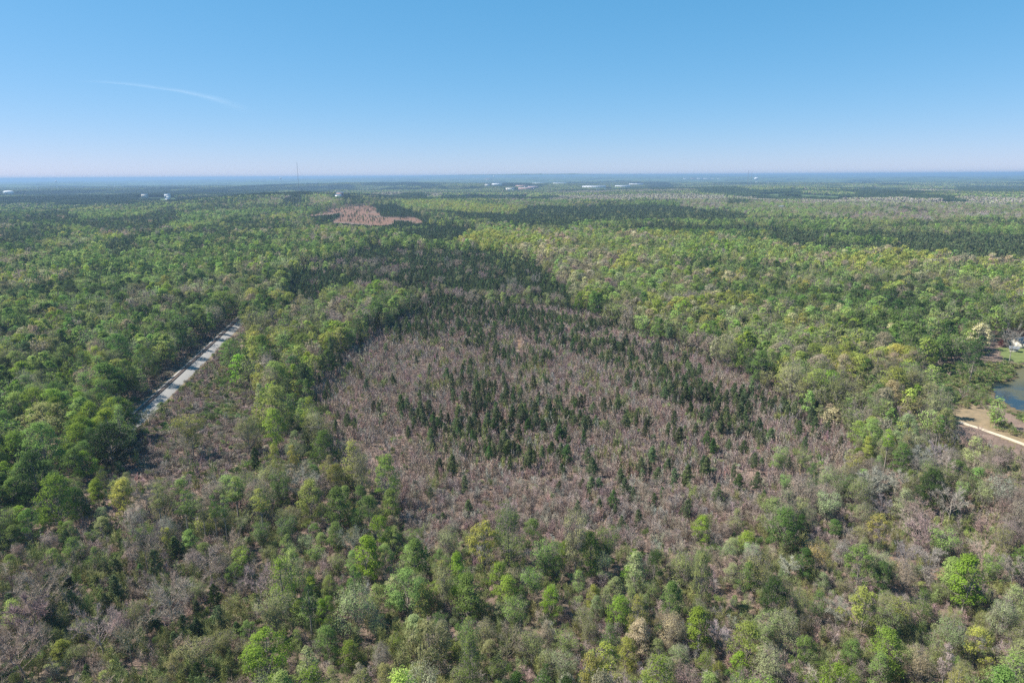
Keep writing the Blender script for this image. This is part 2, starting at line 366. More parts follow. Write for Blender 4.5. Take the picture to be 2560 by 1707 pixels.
G = {  # linear base colours
 'bright': (.225, .310, .046), 'green': (.150, .225, .058), 'lgreen': (.262, .350, .098), 'yg': (.320, .345, .082), 'pale': (.33, .37, .17),
 'cream': (.44, .40, .22), 'tan': (.34, .29, .19), 'olive': (.245, .262, .100), 'dark': (.072, .120, .036), 'evergreen': (.032, .066, .020),
 'pine': (.105, .134, .058), 'mauve': (.338, .266, .222), 'gray': (.35, .315, .265), 'white': (.50, .47, .42), 'tangold': (.42, .32, .12), 'red': (.16, .014, .024), 'vine': (.25, .215, .175)}
ST = lambda l: [(i / len(l), tuple(v / 0.2 * .2 for v in G[c])) for i, c in enumerate(l)]
M_PD = leaf_mat('distant_leaf', .15, ST(['green', 'lgreen', 'olive', 'yg', 'green', 'dark', 'tan', 'pale', 'lgreen', 'mauve']))
M_PP = leaf_mat('distant_needle', .1, ST(['pine', 'pine', 'dark', 'pine', 'evergreen']))
M_PB = leaf_mat('distant_twig', .1, ST(['mauve', 'gray', 'olive', 'tan', 'gray', 'pale']))

# prototypes
PRO = {}                         # (kind, variant, lod) -> dict(crown=mesh, trunk=mesh, both=mesh, H, R)
for kind, cnt, fn, m1 in (('leafy', 8, make_leafy, M_LEAF), ('bare', 4, make_bare, M_TWIG), ('pine', 5, make_pine, M_NEEDLE)):
    for i in range(cnt):
        for lod in range(3):
            cr, tr, H, R = fn(i, lod); both = MB(); both.join(cr); both.join(tr, 1)
            tm = M_TWIG if kind == 'bare' else M_BARK
            PRO[kind, i, lod] = dict(H=H, R=R, both=both.mesh(kind + '_tree', [m1, tm]))
            if lod == 0: PRO[kind, i, 0].update(crown=cr.mesh('crown', [m1]), trunk=tr.mesh('trunk', [tm]))
for i in range(4):
    for lod in range(3):
        mb, H, R = make_sapling(i, lod); PRO['sapling', i, lod] = dict(H=H, R=R, both=mb.mesh('sapling', [M_TWIG]))
for i in range(3):
    for lod in range(3):
        mb, H, R = make_shrub(i, lod); PRO['shrub', i, lod] = dict(H=H, R=R, both=mb.mesh('shrub', [M_LEAF, M_BARK]))
NV = {'leafy': 8, 'bare': 4, 'pine': 5, 'sapling': 4, 'shrub': 3}

# ------------------------------------------------------------------ regions of the woods (outlines read off the photograph)
REG = [  # painted in order, in pixels of the photograph; matched with the projected position of each plant
 ('hardwood', D([(1000, 560), (1130, 520), (1300, 528), (1700, 560), (2352, 600), (2800, 640), (2800, 880), (2352, 830), (2200, 860), (2150, 880), (2190, 950), (2040, 1000), (1940, 970), (1800, 870), (1620, 790), (1480, 750), (1350, 700), (1290, 650), (1230, 600), (1110, 575)])),
 ('greenright', D([(1560, 600), (2352, 690), (2800, 720), (2800, 880), (2352, 820), (2100, 840), (1900, 760), (1800, 720), (1600, 680)])),
 ('pinedark', D([(975, 488), (1100, 485), (1200, 478), (1500, 474), (1700, 490), (1730, 512), (1540, 515), (1330, 520), (1270, 545), (1160, 520), (1080, 505)])),
 ('pinedark', D([(1330, 528), (1500, 536), (1800, 540), (2000, 560), (2352, 590), (2800, 620), (2800, 560), (2352, 545), (2100, 540), (1850, 535), (1800, 525), (1500, 522)])),
 ('pinedark', D([(1850, 560), (2352, 585), (2352, 612), (2150, 590), (1900, 580)])),

 ('lightwood', Zm(850, 380, 2.613, [(400, 335), (560, 328), (700, 335), (1200, 372), (1150, 412), (700, 402), (480, 402)])), ('lightwood', Zm(550, 375, 2.352, [(500, 258), (600, 272), (780, 330), (560, 335)])),
 ('farbare', Zm(1660, 380, 2.613, [(1100, 290), (2600, 300), (2600, 420), (1800, 405), (1300, 345)])), ('farbare', Zm(1660, 380, 2.613, [(80, 280), (380, 290), (380, 352), (90, 342)])), ('farbare', Zm(850, 380, 2.613, [(1080, 320), (1500, 300), (1500, 356), (1080, 360)])), ('farbare', Zm(550, 375, 2.352, [(220, 285), (385, 275), (380, 327), (200, 327)])),
 ('pinedark', Zm(550, 375, 2.352, [(385, 258), (500, 253), (500, 328), (370, 330)])), ('pinedark', Zm(550, 375, 2.352, [(820, 206), (900, 188), (1100, 182), (1240, 205), (1150, 213), (900, 213)])), ('pinedark', Zm(550, 375, 2.352, [(860, 270), (1240, 255), (1260, 302), (900, 307)])), ('pinedark', Zm(550, 375, 2.352, [(700, 253), (860, 278), (900, 306), (720, 302)])), ('pinedark', Zm(550, 375, 2.352, [(0, 238), (200, 248), (200, 270), (0, 276)])),
 ('pinemix', Zm(0, 380, 2.613, [(860, 253), (1650, 260), (1650, 286), (860, 286)])), ('pinemix', Zm(0, 380, 2.613, [(-400, 262), (500, 258), (450, 285), (-400, 302)])), ('pinemix', Zm(0, 380, 2.613, [(350, 328), (900, 318), (900, 346), (400, 352)])), ('pinemix', Zm(0, 380, 2.613, [(-300, 400), (430, 390), (560, 470), (900, 440), (1140, 360), (1180, 470), (900, 560), (500, 500), (300, 490), (-300, 480)])), ('pinemix', Zm(0, 380, 2.613, [(-300, 560), (400, 540), (420, 590), (250, 690), (-300, 690)])), ('pinemix', Zm(0, 380, 2.613, [(1450, 450), (1700, 440), (1690, 490), (1480, 500)])), ('pinemix', Zm(0, 380, 2.613, [(700, 600), (920, 590), (930, 680), (780, 720), (680, 680)])),
 ('pinedark', Zm(1660, 380, 2.613, [(390, 318), (570, 318), (570, 347), (400, 352)])), ('pinedark', Zm(1660, 380, 2.613, [(370, 263), (690, 263), (690, 302), (380, 292)])), ('pinedark', Zm(1660, 380, 2.613, [(1240, 248), (1720, 263), (1720, 292), (1240, 282)])), ('pinedark', Zm(1660, 380, 2.613, [(1900, 228), (2700, 228), (2700, 267), (1900, 264)])), ('pinedark', Zm(1660, 380, 2.613, [(-100, 213), (90, 213), (90, 252), (-100, 252)])), ('pinedark', Zm(1660, 380, 2.613, [(1380, 352), (1500, 360), (1780, 402), (1640, 402)])), ('pinedark', Zm(1660, 380, 2.613, [(1500, 560), (1900, 580), (2000, 640), (1850, 680), (1500, 620), (1440, 600)])), ('pinedark', Zm(1660, 380, 2.613, [(700, 540), (1000, 560), (1020, 640), (860, 640), (680, 580)])),
 ('youngpine', Zm(550, 375, 2.352, [(470, 405), (560, 375), (700, 330), (820, 320), (1050, 320), (1140, 370), (1260, 430), (1500, 470), (1500, 500), (1400, 560), (1150, 555), (980, 480), (700, 470), (600, 450)])),
 ('default', Zm(550, 375, 2.352, [(560, 470), (700, 468), (960, 480), (1230, 560), (1230, 590), (700, 600), (520, 560)])),
 ('plantation', D([(640, 690), (700, 600), (760, 592), (870, 560), (960, 575), (1110, 575), (1230, 602), (1310, 660), (1330, 700), (1100, 690), (1000, 690), (900, 690), (840, 700), (740, 720)])),
 ('clearing', D([(740, 850), (800, 790), (900, 730), (980, 690), (1250, 690), (1340, 700), (1480, 760), (1620, 800), (1700, 850), (1850, 920), (1945, 990), (1965, 1060), (1850, 1110), (1780, 1180), (1660, 1240), (1500, 1262), (1300, 1250), (1150, 1235), (1000, 1225), (925, 1210), (900, 1140), (800, 1070), (745, 1000), (700, 950)])),
 ('edgeleft', D([(690, 720), (780, 680), (910, 665), (930, 700), (860, 740), (770, 800), (720, 850), (640, 860), (560, 800), (600, 760)])),
 ('thicket', D([(250, 1060), (300, 1010), (360, 930), (440, 850), (520, 815), (580, 870), (600, 960), (690, 960), (740, 1010), (760, 1060), (640, 1070), (560, 1110), (420, 1130), (250, 1110)])),
 ('leftwall', D([(-400, 880), (180, 880), (290, 960), (260, 1010), (200, 1060), (240, 1100), (130, 1210), (-400, 1240)])),
 ('scrubleft', D([(-500, 1225), (60, 1215), (250, 1190), (420, 1230), (600, 1290), (640, 1400), (600, 1480), (545, 1580), (540, 1900), (-900, 1900)])),
 ('mixband', D([(250, 1110), (420, 1120), (600, 1090), (760, 1070), (900, 1160), (930, 1240), (640, 1300), (420, 1220), (240, 1190)])),
 ('openright', D([(1760, 1190), (1870, 1110), (1980, 1060), (2100, 1020), (2230, 1010), (2352, 1030), (3200, 1200), (3200, 1900), (2352, 1900), (2300, 1568), (1850, 1500), (1700, 1400), (1640, 1290)])),
]
MIX = {
 'pinemix': dict(pine=74, dark=12, green=12, olive=12, tan=4, mauve=4),
 'lightwood': dict(yg=32, lgreen=20, olive=18, tan=14, green=10, cream=3),
 'default': dict(green=28, lgreen=15, dark=9, pine=14, olive=12, tan=7, yg=6, bright=5, mauve=6, pale=5),
 'near': dict(green=19, lgreen=28, bright=11, pale=18, olive=14, yg=12, gray=3, tan=4, mauve=2, dark=2),
 'hardwood': dict(yg=17, tan=10, cream=3, olive=20, lgreen=22, bright=5, green=12, gray=3, mauve=6, pine=3),
 'greenright': dict(green=26, lgreen=14, dark=10, pine=12, olive=13, yg=10, tan=5, cream=3, mauve=6, bright=4),
 'pinedark': dict(pine=97, olive=3), 'youngpine': dict(pine=98, lgreen=2),
 'plantation': dict(pine=76, mauve=11, olive=6, tan=3, lgreen=4),
 'edgeleft': dict(yg=22, lgreen=20, green=14, tan=12, olive=14, mauve=14, bright=4),
 'leftwall': dict(green=46, bright=18, dark=14, lgreen=14, olive=8),
 'mixband': dict(lgreen=18, yg=14, green=14, olive=16, mauve=22, gray=12, pale=4),
 'openright': dict(mauve=20, gray=20, pale=13, olive=20, lgreen=13, green=7, yg=5, tan=6),
 'scrubleft': dict(olive=24, mauve=34, green=14, pine=12, lgreen=10, gray=6),
 'far': dict(green=20, lgreen=15, olive=14, pine=30, dark=8, mauve=8, tan=6, yg=6),
 'farbare': dict(mauve=20, gray=16, olive=22, lgreen=16, pine=8, tan=10, green=8)}
def classify(px, py, r):
    cls = np.full(px.shape, 'default', dtype='U12'); cls[r < 330] = 'near'; cls[r > 1250] = 'far'
    cls[(r > 1600) & (r < 3000) & (px > 1700)] = 'farbare'
    X_ = (px - 1280) * r; w_ = np.clip((r - 450) / 900, 0, 1)
    px = px + w_ * 46 * (fbm(X_ / 1700, r, 70, 201, 3) - .5) + (1 - w_) * 30 * (fbm(px, py, 26, 203, 2) - .5); py = py + w_ * np.clip(26 * 900 / np.maximum(r, 900), 5, 26) * (fbm(X_ / 1700, r, 90, 202, 3) - .5)
    for nm, pl in REG: cls[inpoly(px, py, pl)] = nm
    return cls
def pick_col(cls, x, y, rng):
    n = len(x); out = np.empty(n, dtype='U12')
    u1 = np.clip((fbm(x, y, np.where(np.hypot(x, y) > 1400, 260.0, np.where(np.hypot(x, y) > 700, 130.0, 60.0)), 31, 3) - .5) * 1.9 + .5, 0, .9999); u2 = rng.random(n); u = np.where(rng.random(n) < .55, u1, u2)
    for c in np.unique(cls):
        mx = MIX.get(c, MIX['default']); ks = list(mx); w = np.cumsum([mx[k] for k in ks]) / sum(mx.values())
        m = cls == c; out[m] = np.array(ks)[np.searchsorted(w, u[m]).clip(0, len(ks) - 1)]
    return out

PL = []                          # plants: [kind, variant, x, y, z, H, R, rot, tint name, tint rgb]
def jit(c, rng, k=.16):
    b = np.array(G[c]); return tuple(np.clip(b * (1 + rng.normal() * k) * (1 + rng.normal(size=3) * .06), .005, .7))
def cutblk(x, y, z, H):
    for f_ in (1.0, .66, .33):
        q_ = project1(x, y, z + H * f_)
        if inp1(q_[0], q_[1], CUT): return True
    return False
def hg1(x, y):
    return HG.pop((x, y)) if (x, y) in HG else float(hgt(x, y))
HG = {}
def add_plant(kind, var, x, y, H, R, tint, hand=None):
    PL.append([kind, var, x, y, hg1(x, y), H, R, RNG.random() * 6.283, tint, jit(tint, RNG, .26 if kind == 'pine' else .16), hand])

# areas that must stay in view: (outline in photo pixels, nearest distance of the feature)
PROT = [(Zm(280, 760, 4.9, [(190, 1400), (330, 1230), (520, 1080), (770, 860), (960, 680), (1110, 540), (1260, 400), (1480, 195), (1560, 200), (1520, 330), (1340, 400), (1150, 690), (1000, 800), (860, 950), (700, 1120), (560, 1250), (420, 1330), (260, 1430)]), 720),
        (Zm(2350, 780, 4.48, [(600, 790), (625, 960), (780, 1060), (1000, 1130), (1000, 640), (860, 680), (880, 740), (720, 790)]), 540),
        (Zm(2350, 780, 4.48, [(590, 320), (680, 290), (980, 300), (980, 590), (850, 570), (700, 480), (600, 420)]), 575),
        (Zm(2350, 780, 4.48, [(610, 1350), (700, 1365), (1000, 1450), (1000, 1530), (700, 1440), (590, 1400)]), 372),
        (Zm(2350, 780, 4.48, [(200, 1100), (420, 1080), (600, 1180), (560, 1290), (330, 1230), (200, 1180)]), 400),
        (Zm(2350, 780, 4.48, [(330, 1090), (480, 1090), (600, 1170), (570, 1270), (360, 1230), (300, 1180)]), 420), (Zm(2350, 780, 4.48, [(150, 640), (600, 640), (620, 960), (500, 960), (300, 880), (180, 800)]), 520),
        (CUT, 1420), (MOUND, 225)] + [(q, math.hypot(*unproj(*q[0]))) for q in CLAY[:1] + CLAY[-1:]]

def project1(x, y, z):
    z -= H_CAM; d = -(x * CRL[0][2] + y * CRL[1][2] + z * CRL[2][2])
    return 1280 + F * (x * CRL[0][0] + y * CRL[1][0] + z * CRL[2][0]) / d, 853.5 - F * (x * CRL[0][1] + y * CRL[1][1] + z * CRL[2][1]) / d, d
CRL = CR.tolist()
MINH2 = {5: 3.5, 6: 4.2}
PBOX = {id(p): (min(q[0] for q in p), min(q[1] for q in p), max(q[0] for q in p), max(q[1] for q in p)) for p, _ in PROT}
def inp1(px, py, poly):
    r = False; n = len(poly)
    for i in range(n):
        x1, y1 = poly[i]; x2, y2 = poly[i - 1]
        if (y1 > py) != (y2 > py) and px < (x2 - x1) * (py - y1) / (y2 - y1) + x1: r = not r
    return r
def blocked(x, y, z, H, R):
    r = math.hypot(x, y); px, p1, d = project1(x, y, z + H); _, p0, _ = project1(x, y, z); w = R * F / d
    for n_, (poly, dist) in enumerate(PROT):
        if MINH2.get(n_, 0) > H: continue
        bx = PBOX[id(poly)]
        if r > dist or px + w < bx[0] or px - w > bx[2] or p0 < bx[1] or p1 > bx[3]: continue
        for fy in (0.02, .2, .4, .6, .8, 1.):
            for fx in (-.8, -.4, 0, .4, .8):
                ww = fx * w if fy < .8 else fx * w * .6
                if inp1(px + ww, p1 + (p0 - p1) * fy * .98, poly): return True
    return False
def on_feature(x, y, m=0.0):     # where nothing grows
    s_, o = track_st(x, y); r = ((np.abs(o - 1.2) < 7.5) & (s_ > -3) & (s_ < tl + 12)) | ((np.abs(o) < 2) & (s_ > -30) & (s_ < 620))
    for pl in (POND, LAWN): r = r | inpoly(x, y, pl)
    return r

# hand-placed trees: photo zoom origin, factor, then (x, top y, width, kind code, colour)
KC = {'R': ('leafy', 0, 17), 'Q': ('leafy', 1, 18), 'O': ('leafy', 2, 18), 'o': ('leafy', 3, 17), 'V': ('leafy', 4, 17), 'F': ('leafy', 5, 15), 'T': ('leafy', 6, 19), 'W': ('leafy', 7, 16),
      'B': ('bare', 0, 14), 'b': ('bare', 2, 12), 'P': ('pine', 0, 9), 'p': ('pine', 1, 8), 'L': ('pine', 2, 10), 'M': ('pine', 3, 19), 'E': ('leafy', 0, 14), 'S': ('leafy', 2, 10)}
HAND = [
 (850, 1150, 2.613, [(490, 525, 200, 'O', 'green'), (940, 410, 230, 'Q', 'yg'), (1260, 395, 140, 'R', 'green'), (1110, 480, 200, 'V', 'lgreen'), (1340, 510, 190, 'V', 'lgreen'), (1480, 535, 130, 'R', 'bright'),
  (1040, 680, 160, 'R', 'bright'), (840, 750, 220, 'O', 'green'), (430, 725, 300, 'W', 'lgreen'), (545, 830, 150, 'R', 'yg'), (250, 375, 180, 'Q', 'bright'), (170, 500, 210, 'O', 'bright'), (345, 450, 140, 'R', 'lgreen'),
  (330, 200, 150, 'O', 'green'), (180, 240, 180, 'R', 'green'), (130, 180, 100, 'R', 'green'), (700, 430, 165, 'F', 'pale'), (620, 355, 70, 'S', 'green'), (80, 800, 240, 'F', 'pale'), (570, 1070, 330, 'W', 'pale'),
  (1380, 840, 150, 'R', 'bright'), (1420, 640, 120, 'R', 'green'), (1560, 735, 105, 'o', 'lgreen'), (1830, 905, 155, 'R', 'bright'), (1910, 475, 120, 'B', 'gray'), (2140, 980, 150, 'F', 'cream'), (1960, 1060, 165, 'R', 'cream'),
  (2190, 1060, 150, 'F', 'tan'), (2060, 610, 165, 'Q', 'dark'), (1720, 600, 140, 'F', 'pale'), (1150, 890, 190, 'V', 'lgreen'), (2230, 600, 145, 'F', 'olive'), (1030, 1290, 150, 'V', 'green'), (790, 1340, 150, 'F', 'pale'),
  (1600, 960, 140, 'F', 'olive'), (1250, 1100, 170, 'F', 'olive'), (1480, 1120, 160, 'V', 'lgreen'), (1360, 1240, 130, 'F', 'pale'), (230, 830, 130, 'o', 'lgreen'), (950, 1040, 150, 'F', 'olive'), (100, 330, 110, 'R', 'green'),
  (650, 1000, 120, 'V', 'green'), (1760, 1090, 140, 'o', 'green'), (1880, 1180, 150, 'R', 'yg'), (270, 1200, 150, 'F', 'mauve'), (60, 1200, 130, 'R', 'bright'), (30, 180, 110, 'O', 'lgreen')]),
 (1660, 1150, 2.613, [(255, 375, 130, 'R', 'bright'), (480, 330, 110, 'o', 'olive'), (800, 325, 185, 'R', 'green'), (905, 370, 110, 'O', 'dark'), (1770, 60, 180, 'R', 'dark'), (1890, 200, 160, 'B', 'gray'), (1300, 105, 160, 'F', 'olive'),
  (800, 90, 100, 'V', 'lgreen'), (1415, 370, 150, 'Q', 'yg'), (570, 680, 150, 'O', 'green'), (930, 590, 150, 'O', 'dark'), (730, 780, 200, 'R', 'dark'), (1010, 530, 160, 'F', 'tangold'), (1290, 570, 200, 'Q', 'green'),
  (1440, 680, 150, 'R', 'dark'), (630, 590, 200, 'F', 'olive'), (2010, 620, 250, 'O', 'bright'), (2160, 610, 160, 'V', 'lgreen'), (1590, 650, 160, 'F', 'tan'), (230, 980, 200, 'O', 'bright'), (355, 1080, 120, 'B', 'white'),
  (500, 1270, 130, 'O', 'bright'), (560, 1070, 220, 'R', 'yg'), (1150, 1350, 300, 'W', 'bright'), (1240, 1190, 150, 'R', 'green'), (930, 1170, 160, 'Q', 'green'), (1470, 1110, 220, 'R', 'bright'), (1420, 1280, 160, 'o', 'lgreen'),
  (2060, 1110, 180, 'Q', 'yg'), (1140, 930, 140, 'B', 'gray'), (60, 1000, 170, 'F', 'cream'), (470, 640, 100, 'b', 'mauve'), (360, 630, 70, 'b', 'mauve'), (700, 1200, 220, 'F', 'pale'), (1900, 1010, 200, 'F', 'pale'),
  (140, 600, 170, 'F', 'olive'), (150, 1340, 200, 'F', 'mauve'), (1120, 390, 110, 'S', 'green'), (2230, 420, 150, 'F', 'olive'), (1750, 600, 150, 'B', 'gray'), (820, 650, 110, 'b', 'white'), (1020, 870, 130, 'o', 'green'), (1700, 860, 150, 'o', 'green'), (1690, 1220, 180, 'F', 'tan')]),
 (0, 1150, 2.613, [(1530, 110, 120, 'T', 'lgreen'), (1450, 215, 80, 'T', 'lgreen'), (1195, 190, 110, 'T', 'lgreen'), (1385, 220, 80, 'T', 'green'), (1310, 240, 70, 'T', 'olive'), (1020, 150, 120, 'T', 'olive'), (1820, 130, 150, 'V', 'green'), (1690, 180, 120, 'T', 'yg'), (2190, 30, 160, 'R', 'yg'),
  (2020, 130, 190, 'R', 'yg'), (2200, 180, 190, 'O', 'green'), (620, 150, 110, 'O', 'bright'), (790, 130, 160, 'R', 'yg'), (350, 80, 170, 'R', 'green'), (60, 140, 130, 'O', 'green'), (1700, 400, 140, 'V', 'green'), (1860, 370, 150, 'V', 'green'),
  (1000, 590, 130, 'P', 'pine'), (750, 650, 100, 'P', 'pine'), (735, 760, 110, 'p', 'pine'), (680, 880, 100, 'P', 'pine'), (850, 770, 70, 'p', 'pine'), (620, 760, 70, 'p', 'pine'), (1390, 820, 110, 'L', 'dark'), (1280, 930, 70, 'p', 'pine'), (1190, 1020, 90, 'P', 'pine'),
  (1280, 1040, 90, 'p', 'pine'), (1420, 960, 110, 'P', 'pine'), (1540, 1060, 65, 'p', 'dark'), (1280, 1335, 110, 'L', 'dark'), (1490, 1350, 80, 'P', 'pine'), (460, 860, 110, 'P', 'pine'), (440, 760, 90, 'p', 'pine'), (935, 1430, 70, 'p', 'dark'), (1130, 1130, 80, 'p', 'pine'), (560, 1340, 70, 'p', 'dark'),
  (1720, 1120, 360, 'W', 'bright'), (1780, 840, 230, 'V', 'pale'), (2030, 770, 110, 'O', 'bright'), (2130, 1100, 160, 'R', 'green'), (2190, 420, 130, 'R', 'green'), (1000, 980, 90, 'p', 'dark'), (730, 1310, 80, 'S', 'yg'), (390, 1180, 130, 'S', 'yg'), (60, 620, 110, 'S', 'lgreen'), (2060, 560, 110, 'V', 'lgreen'), (2200, 620, 110, 'V', 'lgreen')]),
 (0, 700, 2.613, [(700, 940, 300, 'E', 'evergreen'), (270, 810, 330, 'W', 'olive'), (670, 540, 270, 'O', 'green'), (1020, 400, 140, 'E', 'evergreen'), (1010, 530, 110, 'S', 'evergreen'), (1170, 220, 150, 'V', 'green'), (1100, 300, 120, 'V', 'green'),
  (1440, 75, 210, 'R', 'green'), (2110, 985, 150, 'R', 'green'), (1660, 1100, 80, 'P', 'dark'), (1545, 530, 80, 'S', 'lgreen'), (1620, 560, 100, 'S', 'lgreen'), (1720, 530, 90, 'S', 'lgreen'), (1790, 680, 190, 'R', 'yg'), (1920, 660, 100, 'R', 'yg'), (1780, 830, 170, 'R', 'bright'), (1890, 750, 110, 'o', 'green'),
  (1800, 340, 110, 'R', 'yg'), (1650, 420, 130, 'R', 'yg'), (2140, 380, 100, 'R', 'bright'), (1950, 410, 130, 'R', 'lgreen'), (340, 650, 170, 'R', 'green'), (910, 410, 130, 'O', 'green'), (370, 490, 110, 'R', 'dark'), (620, 370, 150, 'F', 'tan'), (760, 350, 180, 'R', 'green'),
  (1600, 130, 110, 'O', 'green'), (1720, 50, 100, 'R', 'dark'), (250, 930, 260, 'R', 'green'), (190, 1100, 240, 'R', 'dark'), (340, 1260, 230, 'R', 'bright'), (90, 980, 180, 'R', 'bright'), (540, 1130, 180, 'W', 'bright'), (620, 1310, 110, 'O', 'bright'), (770, 1290, 150, 'V', 'yg'),
  (1530, 1280, 130, 'T', 'lgreen'), (1820, 1230, 170, 'V', 'green'), (1050, 800, 70, 'S', 'green'), (130, 1180, 200, 'O', 'green'), (60, 1310, 150, 'O', 'green'), (470, 1100, 150, 'R', 'green'), (1900, 330, 90, 'F', 'cream'), (150, 560, 150, 'F', 'tan'), (530, 560, 130, 'o', 'bright'), (850, 570, 90, 'S', 'pale'), (1500, 500, 0, 'S', 'green')]),
 (1900, 700, 2.851, [(490, 300, 130, 'Q', 'yg'), (520, 640, 150, 'R', 'bright'), (360, 660, 110, 'R', 'bright'), (240, 565, 200, 'F', 'cream'), (1200, 390, 150, 'R', 'yg'), (1060, 440, 120, 'F', 'dark'), (1540, 440, 180, 'Q', 'dark'), (740, 770, 120, 'F', 'cream'), (860, 690, 100, 'F', 'cream'), (1080, 770, 150, 'R', 'yg'),
  (900, 970, 120, 'F', 'tan'), (810, 990, 150, 'R', 'lgreen'), (710, 1010, 120, 'R', 'yg'), (1030, 1170, 150, 'R', 'green'), (1250, 1350, 190, 'R', 'dark'), (870, 320, 90, 'F', 'cream'), (440, 250, 120, 'F', 'tan'), (240, 225, 110, 'R', 'cream'), (30, 190, 90, 'R', 'tan'), (150, 1180, 140, 'V', 'lgreen'), (310, 1200, 130, 'V', 'lgreen'),
  (1400, 1080, 110, 'B', 'gray'), (1230, 1090, 90, 'B', 'gray'), (1710, 840, 130, 'o', 'lgreen'), (370, 900, 90, 'P', 'pine'), (400, 980, 80, 'P', 'pine'), (580, 1120, 60, 'p', 'pine'), (490, 1010, 60, 'P', 'pine')]),
]
hand_px = []
for x0, y0, fz, lst in HAND:
    for zx, zy, w, kc, col in lst:
        if w == 0: continue
        px, py, w = x0 + zx / fz, y0 + zy / fz, w / fz; kind, var, H = KC[kc]
        if col == 'evergreen' and kc == 'E': H = 13
        for _ in range(2):
            g = unproj(px, py, H * .97)
            d = project(g[0], g[1], H * .8)[2]; R = w * d / F / 2
            H = {'leafy': min(max(R * 3.7, 7), 24), 'bare': min(max(R * 3.2, 7), 19), 'pine': min(max(R * 4.0, 5), 22)}[kind]
            if kc == 'T': H = 19
            if kc == 'W' or kc == 'E': H = min(max(R * 2.5, 9), 19)
            if kc == 'S': H = min(max(R * 2.8, 3.5), 11)
        if on_feature(np.array(g[0]), np.array(g[1])): continue
        add_plant(kind, var, g[0], g[1], H, R, col, True)
hx = np.array([p[2] for p in PL]); hy = np.array([p[3] for p in PL]); hr = np.array([p[6] for p in PL])
HT = [(*project1(p[2], p[3], p[4] + p[5] * .62)[:2], p[6] * F / project1(p[2], p[3], p[4] + p[5] * .62)[2], math.hypot(p[2], p[3])) for p in PL]
def hides_hand(x, y, z, H, R):
    r = math.hypot(x, y); px, py, d = project1(x, y, z + H * .75); w = R * F / d
    for hx1, hy1, hw, hr1 in HT:
        if r < hr1 + 2 and abs(px - hx1) < hw * .75 + w * .75 and abs(py - hy1) < hw * .8 + w * .7: return True
    return False
def near_hand(x, y, R):
    o = np.zeros(len(x), bool)
    for i in range(0, len(x), 20000):
        dd = np.hypot(x[i:i + 20000, None] - hx, y[i:i + 20000, None] - hy); o[i:i + 20000] = (dd < (R[i:i + 20000, None] + hr) * .62).any(1)
    return o
def grid(sp, r0, r1, half=44, jitter=.42, seed=1):
    rng = np.random.default_rng(seed); n = int(r1 / sp) + 2
    X, Y = np.meshgrid(np.arange(-n, n + 1) * sp, np.arange(0, n + 1) * sp); X = X + (np.floor(Y / sp) % 2) * sp * .5
    X = X.ravel(); Y = Y.ravel(); X = X + rng.uniform(-1, 1, len(X)) * sp * jitter; Y = Y + rng.uniform(-1, 1, len(Y)) * sp * jitter
    r = np.hypot(X, Y); m = (r > r0) & (r < r1) & (np.abs(np.arctan2(X, Y)) < rad(half)); return X[m], Y[m], r[m], rng
def kind_of(col, cls, rng):
    if col == 'pine': return 'pine'
    if col in ('mauve', 'gray'): return 'bare' if rng.random() < .6 else 'leafy'
    return 'leafy'
VAR = {'pale': [3, 5, 4, 5], 'olive': [5, 5, 3, 4], 'cream': [5, 1, 0], 'tan': [5, 5, 1], 'mauve': [5], 'gray': [5], 'dark': [0, 2, 7, 1], 'green': [0, 1, 2, 3, 4, 7], 'lgreen': [0, 2, 3, 4, 1, 5, 3, 4], 'bright': [0, 1, 2, 7], 'yg': [0, 1, 4, 7]}
